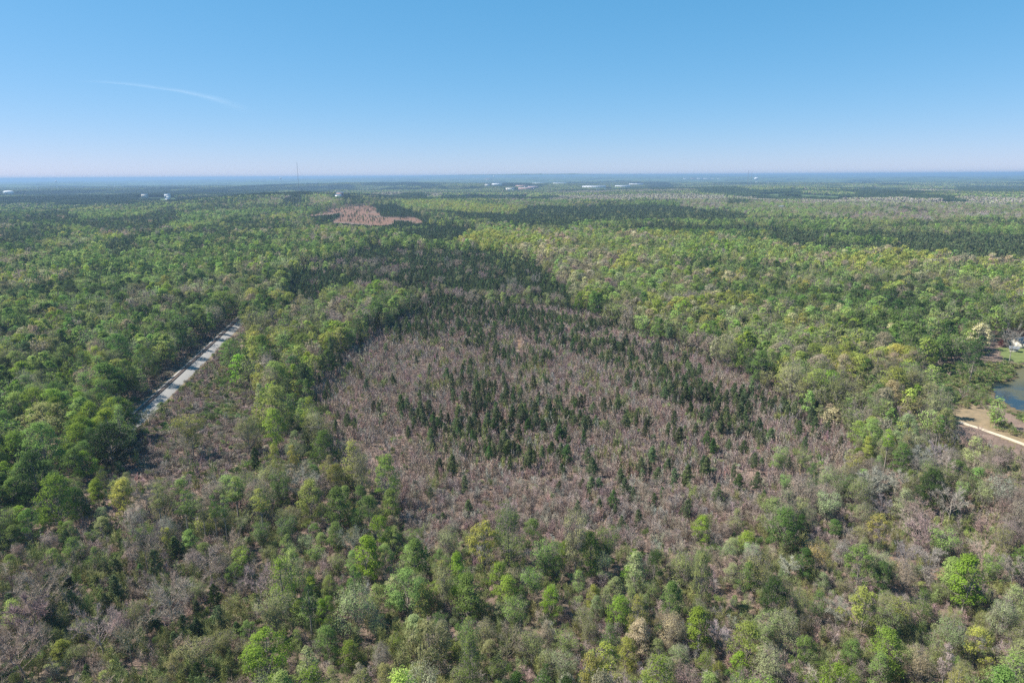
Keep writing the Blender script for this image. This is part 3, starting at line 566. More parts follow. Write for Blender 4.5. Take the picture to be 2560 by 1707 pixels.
def scatter_trees(sp, r0, r1, seed, far=False):
    X, Y, r, rng = grid(sp, r0, r1, seed=seed); z = hgt(X, Y); HG.update(zip(zip(X.tolist(), Y.tolist()), z.tolist()))
    px, py, d = project(X, Y, z + 8); cls = classify(px, py, r); col = pick_col(cls, X, Y, rng)
    keep = ~on_feature(X, Y) & ~inpoly(X, Y, FIELD) & ~inpoly(X, Y, MARSH)
    for q in CLAYW: keep &= ~inpoly(X, Y, q)
    u = rng.random(len(X)); dn = fbm(X, Y, 38, 77, 2)
    dens = {'clearing': 0, 'thicket': .05, 'scrubleft': .55, 'openright': .62, 'edgeleft': .78, 'mixband': .72, 'plantation': .9, 'near': .93}
    for c, q in dens.items(): keep &= ~((cls == c) & (u > q * (0.55 + .9 * dn if c not in ('clearing', 'near') else 1)))
    pxg, pyg, _ = project(X, Y, z); keep &= ~(inpoly(pxg, pyg, CUT) & (u > .09 + .5 * (fbm(X, Y, 70, 5, 2) > .53)))
    keep &= ~near_hand(X, Y, np.full(len(X), 3.6))
    for i in np.nonzero(keep)[0]:
        c = col[i]; k = kind_of(c, cls[i], rng); q = rng.random()
        if k == 'leafy':
            R = 3.0 + 2.9 * q; var = int(rng.choice(VAR.get(c, [0, 1, 2, 3]))); H = R * 2.3 + 4.5 + rng.random() * 3
            if r[i] > 300: R *= 1.14; H *= 1.12
            if cls[i] == 'near': R = 2.5 + 2.3 * q; H = 11.5 + 2.0 * R * (.4 + rng.random()); var = int(rng.choice([0, 1, 2, 3, 4, 3, 5, 4, 2]))
            if cls[i] in ('scrubleft',): R *= .6; H *= .55
            if cls[i] in ('openright', 'mixband'): R *= .85; H *= .8
            if cls[i] in ('plantation', 'youngpine'): R *= .6; H *= .6
            if cls[i] == 'hardwood' and c in ('cream', 'tan', 'yg'): R *= 1.12; var = int(rng.choice([0, 1, 7, 0]))
            if cls[i] == 'near' and rng.random() < .12: var = 6; R *= .6; H = 18
        elif k == 'bare': R = 2.6 + 2 * q; H = R * 2.2 + 3 + 2 * rng.random(); var = int(rng.integers(0, 4))
        else:
            if cls[i] in ('scrubleft', 'plantation', 'youngpine', 'near', 'openright', 'mixband'): R = 1.6 + .9 * q; H = R * 3.1 + rng.random() * 2; var = int(rng.integers(0, 3))
            elif cls[i] == 'pinedark': R = 2.6 + 1.2 * q; H = 11 + 4 * q; var = int(rng.choice([0, 1, 2, 3]))
            else: R = 3 + 1.6 * q; H = 14 + 5 * q; var = int(rng.integers(3, 5)) if rng.random() < .7 else 2
        incut = inp1(pxg[i], pyg[i], CUT)
        if incut: R *= .6; H *= .5
        if r[i] < 620 and blocked(X[i], Y[i], z[i], H, R): continue
        if r[i] < 330 and H > 6 and hides_hand(X[i], Y[i], z[i], H, R):
            H *= .48; R *= .62
            if k == 'bare': k = 'leafy'; var = 5
            if c in ('mauve', 'gray'): c = 'olive'
            if hides_hand(X[i], Y[i], z[i], H, R) and rng.random() < .5: continue
        if not incut and 900 < r[i] < 2700:
            if cutblk(X[i], Y[i], z[i], H): continue
        add_plant(k, var, X[i], Y[i], H, R, c)
scatter_trees(5.7, 96, 330, 10)
scatter_trees(7.3, 330, 700, 11)
scatter_trees(8.0, 700, 1500, 12)
scatter_trees(9.2, 1500, 2650, 13)
# extra pines that fill the dense stands between the grid trees
def scatter_pines():
    X, Y, r, rng = grid(4.0, 96, 2300, seed=21); z = hgt(X, Y); HG.update(zip(zip(X.tolist(), Y.tolist()), z.tolist())); px, py, d = project(X, Y, z + 4); cls = classify(px, py, r); u = rng.random(len(X))
    ra_ = rad(38); xa = X * math.cos(ra_) - Y * math.sin(ra_); ya = X * math.sin(ra_) + Y * math.cos(ra_); n1 = fbm(xa / 3.2, ya, 20, 55, 3) * .6 + .4 * fbm(X, Y, 42, 56, 2)
    # darker belts inside the clearing
    belts = [D([(1340, 780), (1440, 780), (1620, 810), (1630, 850), (1560, 870), (1350, 850)]), D([(1480, 840), (1700, 870), (1830, 930), (1820, 960), (1640, 960), (1500, 900)]), D([(900, 880), (1100, 870), (1300, 930), (1400, 1000), (1380, 1060), (1180, 1050), (930, 1020)]),
             D([(1050, 790), (1300, 720), (1320, 790), (1200, 850), (1060, 830)]), D([(900, 690), (1300, 660), (1330, 720), (1100, 780), (1000, 740)]), D([(1840, 930), (1920, 1000), (1950, 1060), (1880, 1050), (1830, 980)]), D([(1280, 1100), (1550, 1080), (1560, 1180), (1300, 1190)]), D([(900, 990), (1060, 1000), (1080, 1090), (960, 1090)]),
             D([(1620, 920), (1780, 950), (1790, 1010), (1640, 990)]), D([(1430, 1060), (1540, 1040), (1560, 1190), (1430, 1180)])]
    p = np.zeros(len(X)); m = cls == 'clearing'; p[m] = np.where(n1[m] > .54, .19, .045)
    for b in belts:
        mm = m & inpoly(px, py, b); p[mm] = np.where(n1[mm] > .48, .60, .11)
    up = m & (py < 760 * K); p[up] = np.maximum(p[up], np.where(n1[up] > .47, .52, .08))
    p[(cls == 'clearing') & (py > 1090 * K)] *= .5
    q = cls == 'youngpine'; p[q] = .75; q = cls == 'plantation'; p[q] = np.where(n1[q] > .44, .95, .42)
    p[cls == 'scrubleft'] = np.where(n1[cls == 'scrubleft'] > .6, .22, .03); p[cls == 'pinedark'] = .35
    pxg, pyg, _ = project(X, Y, z); p[inpoly(pxg, pyg, CUT)] = .02
    keep = (u < p) & ~on_feature(X, Y); keep &= ~near_hand(X, Y, np.full(len(X), 1.0))
    for i in np.nonzero(keep)[0]:
        R = 1.15 + 1.3 * rng.random() ** 1.4; H = R * 3.0 + 1.0 + rng.random() * 2.2
        if r[i] > 900:
            if cutblk(X[i], Y[i], z[i], H) and not inp1(pxg[i], pyg[i], CUT): continue
        if cls[i] == 'pinedark': R *= 1.5; H = 11 + rng.random() * 2
        if r[i] < 620 and blocked(X[i], Y[i], z[i], H, R): continue
        add_plant('pine', int(rng.integers(0, 3)), X[i], Y[i], H, R, 'pine' if rng.random() < .8 else 'dark')
scatter_pines()
def resample(pts, n):
    pts = np.array(pts, float); s_ = np.concatenate([[0], np.cumsum(np.hypot(*np.diff(pts, axis=0).T))]); q = np.linspace(0, s_[-1], n)
    return np.column_stack([np.interp(q, s_, pts[:, 0]), np.interp(q, s_, pts[:, 1])])
ROADP = resample(world_poly(Zm(2350, 780, 4.48, [(210, 1225), (320, 1265), (440, 1300), (560, 1345), (700, 1392), (830, 1440), (960, 1490), (1200, 1590), (1600, 1720)])), 90)
def scatter_saplings():
    X, Y, r, rng = grid(2.3, 96, 560, seed=31); X2, Y2, r2, _ = grid(3.1, 560, 1000, seed=32)
    X = np.concatenate([X, X2]); Y = np.concatenate([Y, Y2]); r = np.concatenate([r, r2]); z = hgt(X, Y); HG.update(zip(zip(X.tolist(), Y.tolist()), z.tolist())); px, py, d = project(X, Y, z + 2); cls = classify(px, py, r); u = rng.random(len(X))
    n1 = fbm(X, Y, 26, 91, 2); n2 = fbm(X, Y, 14, 92, 2)
    p = np.zeros(len(X)); p[cls == 'clearing'] = 1.0; p[cls == 'plantation'] = .6; p[cls == 'scrubleft'] = .95; p[cls == 'mixband'] = .55; p[cls == 'openright'] = .8; p[cls == 'near'] = .8; p[cls == 'thicket'] = .2; p[cls == 'edgeleft'] = .3; p[(cls == 'hardwood') & (r < 600)] = .12
    p *= np.clip(.62 + .8 * n1, .7, 1.25)
    infield = inpoly(X, Y, FIELD); p[infield] = .85
    rdist = np.full(len(X), 99.0)
    for q in ROADP[::3]: rdist = np.minimum(rdist, np.hypot(X - q[0], Y - q[1]))
    keep = (u < p) & ~on_feature(X, Y) & (rdist > 3.6)
    for q in CLAYW: keep &= ~inpoly(X, Y, q)
    for i in np.nonzero(keep)[0]:
        v = rng.random(); H = (2.6 + 3.6 * rng.random()) * (.8 + .5 * n2[i]) * (1.0 if cls[i] != 'openright' else .9)
        if r[i] < 620 and blocked(X[i], Y[i], z[i], H, 1.0): continue
        g = n2[i] + .25 * rng.random()
        if v < (.7 if infield[i] else .08 if cls[i] in ('clearing', 'plantation') else .45 if cls[i] == 'near' else .3): add_plant('shrub', int(rng.integers(0, 3)), X[i], Y[i], 1.5 + 2.2 * rng.random(), .9 + .8 * rng.random(), ['olive', 'lgreen', 'green', 'pale', 'olive'][int(rng.integers(0, 5))])
        else: add_plant('sapling', int(rng.integers(0, 4)), X[i], Y[i], H, H * .26 + .3, 'olive' if g > (.83 if cls[i] in ('clearing', 'plantation') else .55) and rng.random() < .7 else ('mauve' if rng.random() < .84 else 'gray'))
scatter_saplings()
def scatter_thicket():
    X, Y, r, rng = grid(1.9, 96, 700, seed=41); z = hgt(X, Y); HG.update(zip(zip(X.tolist(), Y.tolist()), z.tolist())); px, py, d = project(X, Y, z + 1); cls = classify(px, py, r); u = rng.random(len(X)); s_, o = track_st(X, Y)
    th = (cls == 'thicket') | inpoly(X, Y, MARSH) | ((np.abs(o - 1) < 16) & (s_ > -60) & (s_ < 520)); ms = inpoly(X, Y, MARSH)
    keep = (u < .85) & th & ~((np.abs(o - 1.3) < 6.6)) & ~inpoly(X, Y, POND) & ~inpoly(X, Y, LAWN)
    N1 = fbm(X, Y, 16, 66, 2)
    for i in np.nonzero(keep)[0]:
        H = .9 + 1.9 * rng.random() ** 1.6; R = 1.0 + 1.1 * rng.random()
        if blocked(X[i], Y[i], z[i], H, R): continue
        n1 = N1[i] + .2 * rng.random()
        c = ('green' if rng.random() < .5 else 'olive') if ms[i] else ('green' if n1 > .84 else 'dark' if n1 > .79 else 'olive' if n1 > .75 else 'vine' if rng.random() < .62 else 'mauve')
        if c == 'mauve' or (c == 'vine' and rng.random() < .2): add_plant('sapling', 3, X[i], Y[i], H * 1.1, R, 'mauve')
        else: add_plant('shrub', int(rng.integers(0, 3)), X[i], Y[i], H, R, c)
scatter_thicket()

# ------------------------------------------------------------------ helper for tagging and linking
def tag(o, label=None, cat=None, group=None, kind=None):
    if label: o['label'] = label
    if cat: o['category'] = cat
    if group: o['group'] = group
    if kind: o['kind'] = kind
    return o
def link(name, me, parent=None, loc=(0, 0, 0), rz=0.0, sc=(1, 1, 1)):
    o = bpy.data.objects.new(name, me); C.objects.link(o); o.location = loc; o.rotation_euler = (0, 0, rz); o.scale = sc
    if parent is not None: o.parent = parent
    return o
def empty(name, loc=(0, 0, 0), rz=0.0, sc=(1, 1, 1)): return link(name, None, None, loc, rz, sc)

# ------------------------------------------------------------------ ground: one sheet to the horizon
def ground():
    rr = np.concatenate([[0.01], np.linspace(30, 90, 7), np.geomspace(95, 47000, 880)]); az = np.concatenate([np.arange(-180, -46, 3.0), np.arange(-46, 46, .16), np.arange(46, 180, 3.0)])
    A, Rr = np.meshgrid(np.radians(az), rr); X = Rr * np.sin(A); Y = Rr * np.cos(A); Z = hgt(X, Y); na, nr = len(az), len(rr)
    pm = inpoly(X, Y, POND); Z = Z - pm * 1.6
    far = np.clip((Rr - 6000) / 4000, 0, 1); Z = Z + far * 13 * fbm(X, Y, 130, 71, 2)
    v = np.stack([X, Y, Z], -1).reshape(-1, 3); i = np.arange(nr - 1)[:, None] * na; j = np.arange(na)[None]; k = (j + 1) % na
    f = np.stack([i + j, i + k, i + na + k, i + na + j], -1).reshape(-1, 4)
    mb = MB(); mb.add(v, f)
    me = mb.mesh('ground', [None]); me.polygons.foreach_set('use_smooth', np.ones(len(f), bool))
    px, py, _ = project(X, Y, Z); fr = (Y > 50)
    wx = X + 5 * (vnoise(X, Y, 9, 1) - .5); wy = Y + 5 * (vnoise(X, Y, 9, 2) - .5)
    z = np.zeros(X.shape + (4,)); base = z[..., 3]
    def paint(m, c): z[m, :3] = c; z[m, 3] = 1
    s_, o = track_st(wx, wy); paint((np.abs(o - 1) < 9) & (s_ > -20) & (s_ < tl + 10), (.17, .135, .085))
    cp = CUT; wpx = px + 9 * (fbm(X, Y, 60, 301, 2) - .5); wpy = py + 5 * (fbm(X, Y, 90, 302, 2) - .5); paint(inpoly(wpx, wpy, CUT) & fr & (Rr > 1300), (.185, .108, .076))
    paint(inpoly(wx, wy, MARSH), (.15, .115, .07)); paint(inpoly(wx, wy, FIELD), (.23, .175, .11)); paint(inpoly(wx, wy, LAWN), (.135, .165, .06))
    for q in CLAYW: paint(inpoly(wx, wy, q), (.25, .155, .105))
    paint(pm, (.05, .045, .02))
    at = me.color_attributes.new('zone', 'FLOAT_COLOR', 'POINT'); at.data.foreach_set('color', z.reshape(-1).astype(np.float32))
    m, t, out = mat('forest_floor'); b = N(t, 'ShaderNodeBsdfPrincipled'); b.inputs['Roughness'].default_value = 1; b.inputs['Specular IOR Level'].default_value = 0.1
    lit = ramp(t, noise(t, .09, 6, rough=.65), [(.3, (.13, .098, .078)), (.5, (.195, .14, .112)), (.64, (.235, .165, .13)), (.76, (.28, .18, .13))])
    grn = mathn(t, 'MULTIPLY', mathn(t, 'SUBTRACT', noise(t, .05, 4), .5, True), 2.6, True)
    lit = mixc(t, grn, lit, (.125, .125, .06))
    fine = ramp(t, noise(t, 1.3, 4, rough=.7), [(.3, (.62, .62, .62)), (.7, (1.25, 1.25, 1.25))]); lit = mixc(t, 1.0, lit, fine, 'MULTIPLY')
    farc = ramp(t, noise(t, .0016, 10, rough=.68), [(.36, (.018, .030, .016)), (.46, (.04, .065, .026)), (.52, (.10, .14, .05)), (.58, (.05, .085, .035)), (.66, (.17, .18, .09)), (.78, (.22, .18, .12))])
    g = N(t, 'ShaderNodeNewGeometry'); ln = N(t, 'ShaderNodeVectorMath', operation='LENGTH'); t.links.new(g.outputs['Position'], ln.inputs[0])
    mr = N(t, 'ShaderNodeMapRange'); mr.inputs[1].default_value = 2400; mr.inputs[2].default_value = 3200; t.links.new(ln.outputs['Value'], mr.inputs[0])
    c = mixc(t, mr.outputs[0], lit, farc)
    za = N(t, 'ShaderNodeAttribute', attribute_name='zone'); zc = mixc(t, 1.0, za.outputs['Color'], ramp(t, noise(t, .25, 6, rough=.7), [(.3, (.65, .7, .7)), (.7, (1.3, 1.25, 1.2))]), 'MULTIPLY')
    c = mixc(t, za.outputs['Alpha'], c, zc)
    t.links.new(c, b.inputs['Base Color']); t.links.new(b.outputs[0], out.inputs[0]); me.materials[0] = m
    tag(link('ground', me), kind='structure')
ground()

# ------------------------------------------------------------------ pond water, dirt road
def flat_sheet(name, poly, z, m, sub=None):
    mb = MB(); mb.add([(x, y, z) for x, y in poly], [list(range(len(poly)))]); me = mb.mesh(name, [m]); return tag(link(name, me), kind='structure')
m, t, out = mat('pond_water'); b = N(t, 'ShaderNodeBsdfPrincipled')
alg = ramp(t, noise(t, .045, 5, rough=.6), [(.46, (0, 0, 0)), (.56, (1, 1, 1))])
sx = N(t, 'ShaderNodeSeparateXYZ'); t.links.new(N(t, 'ShaderNodeNewGeometry').outputs['Position'], sx.inputs[0])
mr = N(t, 'ShaderNodeMapRange'); mr.inputs[1].default_value = POND[0][1] - 25; mr.inputs[2].default_value = POND[0][1] + 8; t.links.new(sx.outputs[1], mr.inputs[0])
fa = mathn(t, 'MULTIPLY', alg, .55); fa = mathn(t, 'MAXIMUM', fa, mathn(t, 'MULTIPLY', mr.outputs[0], .8))
c = mixc(t, fa, (.02, .025, .022), (.13, .115, .045)); t.links.new(c, b.inputs['Base Color'])
t.links.new(mathn(t, 'ADD', mathn(t, 'MULTIPLY', fa, .55), .06), b.inputs['Roughness'])
bp = N(t, 'ShaderNodeBump'); bp.inputs['Strength'].default_value = .12; t.links.new(noise(t, 1.6, 2), bp.inputs['Height']); t.links.new(bp.outputs[0], b.inputs['Normal'])
t.links.new(b.outputs[0], out.inputs[0])
pz = float(hgt(*POND[0])) - .35
_cx = sum(p[0] for p in POND) / len(POND); _cy = sum(p[1] for p in POND) / len(POND)
flat_sheet('pond_water', [(_cx + (x - _cx) * 1.03, _cy + (y - _cy) * 1.03) for x, y in POND], pz, m)
# banks: the sheet of the ground falls below the water inside the outline
def strip(name, pts, w, m, lift, prof=None):
    pts = np.array(pts, float); d = np.gradient(pts, axis=0); d = unit(d); nrm = np.stack([d[:, 1], -d[:, 0]], 1)
    prof = prof or [(-w / 2, 0), (0, .05), (w / 2, 0)]; rows = []
    for o, dz in prof:
        q = pts + nrm * o; rows.append(np.column_stack([q, hgt(q[:, 0], q[:, 1]) + lift + dz]))
    v = np.concatenate(rows); n = len(pts); f = []
    for r_ in range(len(prof) - 1):
        for i in range(n - 1): f.append((r_ * n + i, r_ * n + i + 1, (r_ + 1) * n + i + 1, (r_ + 1) * n + i))
    mb = MB(); mb.add(v, f); return mb
def resample(pts, n):
    pts = np.array(pts, float); s_ = np.concatenate([[0], np.cumsum(np.hypot(*np.diff(pts, axis=0).T))]); q = np.linspace(0, s_[-1], n)
    return np.column_stack([np.interp(q, s_, pts[:, 0]), np.interp(q, s_, pts[:, 1])])
road_pts = ROADP
M_ROAD = simple('dirt_road', (.52, .43, .32), .95, .22, .5); M_VERGE = simple('dry_verge', (.30, .22, .13), .95, .3, .4)
tag(link('dirt_road', strip('dirt_road', road_pts, 3.6, M_ROAD, .08, [(-1.35, 0), (-.9, .03), (-.4, .07), (.4, .07), (.9, .03), (1.35, 0)]).mesh('dirt_road', [M_ROAD])), kind='structure')

# ------------------------------------------------------------------ railway
M_BALL = simple('ballast', (.26, .245, .225), .95, .22, 2.5); M_RAIL = simple('rusty_rail', (.15, .075, .045), .6, .25, 3, .4); M_SLEEP = simple('sleeper', (.20, .165, .14), .95, .3, 2); M_PBAL = simple('pale_ballast', (.50, .45, .39), .95, .2, 1.2)
rw = empty('railway_track', (TA[0], TA[1], float(hgt(*TA)))); tag(rw, 'straight single railway track on pale grey ballast cutting through the woods', 'railway track')
ts = np.linspace(-28, 620, 140); tp = np.column_stack([TA[0] + TD[0] * ts, TA[1] + TD[1] * ts]); loc0 = np.array([TA[0], TA[1], float(hgt(*TA))])
def loc(mb):
    for v in mb.v: v -= loc0
    return mb
link('ballast', loc(strip('b', tp, 0, None, .02, [(-3.6, 0), (-3.0, .5), (-1.9, .95), (2.1, .95), (6.2, .1), (6.9, -.1)])).mesh('ballast', [M_BALL]), rw)
for sgn in (-1, 1):
    o = sgn * .75; link('rail', loc(strip('r', tp, 0, None, .02, [(o - .07, 1.05), (o - .07, 1.28), (o + .07, 1.28), (o + .07, 1.05)])).mesh('rail', [M_RAIL]), rw)
sm = MB(); box(sm, -1.3, 1.3, -.13, .13, .93, 1.09); sme = sm.mesh('sleeper', [M_SLEEP]); ang = math.atan2(TN[1], TN[0]); rest = MB()
for i in range(520):
    s_ = -27 + i * .65; x = TD[0] * s_; y = TD[1] * s_; zz = float(hgt(TA[0] + x, TA[1] + y)) - loc0[2]
    if 42 <= i < 142: link('sleeper', sme, rw, (x, y, zz), ang)
    else:
        b_ = MB(); box(b_, -1.3, 1.3, -.13, .13, .93, 1.09); v = b_.v[0]; ca, sa = math.cos(ang), math.sin(ang)
        b_.v[0] = np.column_stack([v[:, 0] * ca - v[:, 1] * sa + x, v[:, 0] * sa + v[:, 1] * ca + y, v[:, 2] + zz]); rest.join(b_)
tag(link('sleepers', rest.mesh('sleepers', [M_SLEEP]), rw), kind='stuff')

# ------------------------------------------------------------------ buildings, masts, tanks
M_WHITE = simple('white_metal', (.64, .64, .64), .5, .06, .05); M_GREYR = simple('grey_roof', (.42, .43, .44), .7, .15, .8); M_PINKW = simple('brick_wall', (.42, .27, .22), .9, .15, .3)
M_CREAM = simple('cream_siding', (.62, .58, .50), .8, .1, .6); M_GLASS = simple('dark_glass', (.03, .04, .05), .2, .1, 1); M_DOOR = simple('painted_door', (.25, .26, .28), .6, .1, 1); M_STEEL = simple('mast_steel', (.25, .25, .27), .6, .1, 1)
def gable(mb, x0, x1, y0, y1, z0, zr, ov=.5, th=.25, mi=0):
    ym = (y0 + y1) / 2; x0 -= ov; x1 += ov; ya, yb = y0 - ov, y1 + ov
    for (y, s_) in ((ya, 1), (yb, -1)):
        v = [(x0, y, z0), (x1, y, z0), (x1, ym, zr), (x0, ym, zr), (x0, y, z0 + th), (x1, y, z0 + th), (x1, ym, zr + th), (x0, ym, zr + th)]
        mb.add(v, [(0, 1, 2, 3), (4, 5, 6, 7), (0, 1, 5, 4), (0, 3, 7, 4), (1, 2, 6, 5)], mi)
def building(name, label, cat, x, y, rz, L, Wd, Hh, roof_rise, wall, roof, group=None, nwin=4, doors=1, zoff=0.0):
    z = float(hgt(x, y)) + zoff; e_ = empty(name, (x, y, z), rz); tag(e_, label, cat, group)
    mb = MB(); box(mb, -L / 2, L / 2, -Wd / 2, Wd / 2, -1, Hh)
    mb.add([(-L / 2, -Wd / 2, Hh), (-L / 2, Wd / 2, Hh), (-L / 2, 0, Hh + roof_rise), (L / 2, -Wd / 2, Hh), (L / 2, Wd / 2, Hh), (L / 2, 0, Hh + roof_rise)], [(0, 1, 2), (3, 4, 5)])
    link('wall', mb.mesh('wall', [wall]), e_)
    mb = MB(); gable(mb, -L / 2, L / 2, -Wd / 2, Wd / 2, Hh + .02 - .5 * roof_rise / (Wd / 2) , Hh + roof_rise + .02, .5); link('roof', mb.mesh('roof', [roof]), e_)
    k = max(1, nwin)
    for i in range(k):
        xx = -L / 2 + L * (i + .5) / k
        if i == k // 2 and doors: mb = MB(); box(mb, xx - .05 * L / k - .5, xx + .05 * L / k + .5, -Wd / 2 - .08, -Wd / 2 + .02, 0, min(Hh * .7, 4)); link('door', mb.mesh('door', [M_DOOR]), e_)
        else: mb = MB(); ww = min(1.6, L / k * .3) if Hh < 8 else L / k * .3; box(mb, xx - ww / 2, xx + ww / 2, -Wd / 2 - .06, -Wd / 2 + .02, Hh * .45, Hh * .75); link('window', mb.mesh('window', [M_GLASS]), e_)
    return e_
# house by the pond
hx_, hy_ = unproj(*Zm(2350, 780, 4.48, [(935, 400)])[0]); building('house', 'grey-roofed house beside the lawn and red tree above the pond', 'house', hx_ + 2, hy_ + 5, rad(22), 15, 9, 3.2, 2.6, M_CREAM, M_GREYR, None, 5)
sx_, sy_ = unproj(*Zm(2350, 780, 4.48, [(825, 440)])[0]); building('shed', 'small grey-roofed shed beside the lawn in front of the house', 'shed', sx_, sy_, rad(-35), 4.5, 3.4, 2.2, .9, M_CREAM, M_GREYR, None, 2)
for px, py, lab, L in ((178, 1044, 'small white roofed shed under trees left of the railway end', 6), (380, 770, 'tiny white roofed shed deep in the green woods left of the railway', 6), (1086, 557, 'tiny white shed beside the dark young pines near the bare hill', 4)):
    g = unproj(px, py, 3.0); building('shed', lab, 'shed', g[0], g[1], rad(15), L, 4, 2.6, 1.0, M_WHITE, M_WHITE, None, 2)
# far warehouses, factories and houses: (x from, x to, y, label, colour)
FARB = [(1331, 1360, 457.5, 'white warehouse left of the long low white one in the distant town', 'w'), (1384, 1416, 457.5, 'long low white warehouse alone in the middle of the distant trees', 'w'),
        (1457, 1513, 465, 'thin long pale factory left of the largest white warehouse', 'w'), (1539, 1574, 464, 'left half of the largest white warehouse on the skyline, nearer wing', 'w'), (1574, 1606, 459.5, 'right wing of the largest white warehouse, set higher', 'w'),
        (1230, 1255, 459, 'pale warehouse at the left end of the distant town', 'w'), (1212, 1224, 461, 'small pale building left of the town warehouses', 'c'), (1290, 1318, 463.5, 'reddish brick factory in the middle of the distant town', 'b'), (1297, 1335, 469, 'long pale pink building at the front of the distant town', 'p'),
        (1320, 1345, 466, 'pinkish building at the right of the distant town front', 'p'), (1265, 1285, 470, 'low pale building at the left of the town front', 'c'), (1490, 1498, 474, 'small white house in front of the thin long factory', 'w'), (1511, 1516, 473, 'tiny white house right of another below the factories', 'w'),
        (676, 688, 449, 'thin white building left of the tall radio mast', 'w'), (783, 787, 457, 'tiny white silo-like building right of the tall mast', 'w'), (791, 794, 456, 'second tiny white building right of the tall mast', 'w'), (838, 852, 488, 'white roofed house behind the hill with dark trees', 'w'), (842, 858, 482, 'pinkish building behind the white roofed house on the hill', 'p'),
        (355, 368, 486, 'pale low house in the blue distance at left', 'c'), (412, 424, 486, 'white house, rear one of a row in the left distance', 'w'), (417, 425, 491, 'white house, middle one of a row in the left distance', 'w'), (414, 422, 497, 'white house, front one of a row in the left distance', 'w'),
        (1709, 1722, 445.8, 'leftmost white building of the skyline row at right', 'w'), (1727, 1739, 445.8, 'reddish building second in the skyline row at right', 'b'), (1743, 1756, 445.8, 'white building third in the skyline row at right', 'w'), (1758, 1775, 445.8, 'long white building in the middle of the skyline row at right', 'w'), (1778, 1788, 446, 'white building near the right end of the skyline row', 'w'), (1794, 1801, 446.5, 'rightmost bright white building of the skyline row', 'w'),
        (1181, 1190, 445, 'pale tall building below the skyline left of the water tower', 'c'), (1212, 1230, 447.5, 'low pinkish building below the small middle water tower', 'p'), (1888, 1893, 454.5, 'tiny white house below the white right-hand water tower', 'w'), (1948, 1958, 517, 'tiny pale house at the edge of the dark pine band', 'c')]
BUILT = []
for x0, x1, py, lab, cl in FARB:
    hh = 18.0 if x1 - x0 > 11 else 12.0
    g = unproj((x0 + x1) / 2, py, hh + 2.0)
    if g is None: continue
    d = math.hypot(*g); L = (x1 - x0) / F * d; wall = {'w': M_WHITE, 'c': M_CREAM, 'b': M_PINKW, 'p': M_PINKW}[cl]; roof = M_WHITE if cl in 'wp' else M_GREYR if cl == 'c' else M_PINKW
    building('warehouse' if L > 45 else 'house' if cl != 'b' else 'factory', lab, 'warehouse' if L > 45 else 'building', g[0], g[1], -math.atan2(g[0], g[1]) + rad(6 if 'wing' in lab or 'half' in lab else -4), L, max(14, L * .45), hh, 3.0, wall, roof, 'distant buildings among the trees', max(3, min(8, int(L / 16))), 1, 2.0)
    BUILT.append((g[0], g[1], L * .62, d))
def lathe(mb, prof, seg=24, mi=0):
    n = len(prof); v = []
    for r_, z in prof:
        for k in range(seg): v.append((r_ * math.cos(6.2832 * k / seg), r_ * math.sin(6.2832 * k / seg), z))
    f = [(i * seg + k, i * seg + (k + 1) % seg, (i + 1) * seg + (k + 1) % seg, (i + 1) * seg + k) for i in range(n - 1) for k in range(seg)]
    mb.add(v, f, mi)
g = unproj(21, 480, 12); d = math.hypot(*g); Rt = 9.2 / F * d
tk = empty('storage_tank', (g[0], g[1], float(hgt(*g)))); tag(tk, 'big round white water tank with a flat dome at the far left', 'water tank')
mb = MB(); lathe(mb, [(Rt * .93, -1), (Rt * .93, 13)], 32); link('wall', mb.mesh('wall', [M_WHITE], True), tk); mb = MB(); lathe(mb, [(Rt, 13), (Rt * .98, 14), (Rt * .85, 17), (Rt * .6, 19.5), (Rt * .3, 21), (.1, 21.6)], 32); link('roof', mb.mesh('roof', [M_WHITE], True), tk); BUILT.append((g[0], g[1], Rt * 1.5, d))
def water_tower(px, py, wpx, dist, lab):
    x, y = along(px, dist); v = ray(px, py); zt = H_CAM + v[2] / math.hypot(v[0], v[1]) * dist; z0 = float(hgt(x, y)); Hh = max(zt - z0, 20); R_ = wpx / F * dist / 2
    e_ = empty('water_tower', (x, y, z0)); tag(e_, lab, 'water tower', 'white water towers on the skyline')
    mb = MB(); lathe(mb, [(R_ * .3, Hh - R_ * 1.5), (R_ * .75, Hh - R_ * 1.2), (R_, Hh - R_ * .7), (R_ * .93, Hh - R_ * .35), (R_ * .6, Hh - R_ * .08), (.1, Hh)], 24); link('tank', mb.mesh('tank', [M_WHITE], True), e_)
    mb = MB(); lathe(mb, [(R_ * .45, -1), (R_ * .22, 5), (R_ * .2, Hh - R_ * 1.6), (R_ * .3, Hh - R_ * 1.48)], 16); link('stem', mb.mesh('stem', [M_WHITE], True), e_)
water_tower(1889, 443.5, 9, 10500, 'white mushroom water tower right of the pair of radio masts'); water_tower(704, 443.5, 5, 9500, 'tiny white water tower left of the tall radio mast'); water_tower(1235, 440, 4, 11000, 'tiny white water tower in the middle of the skyline'); water_tower(142, 452, 4, 9500, 'tiny pale water tower on the skyline at the far left')
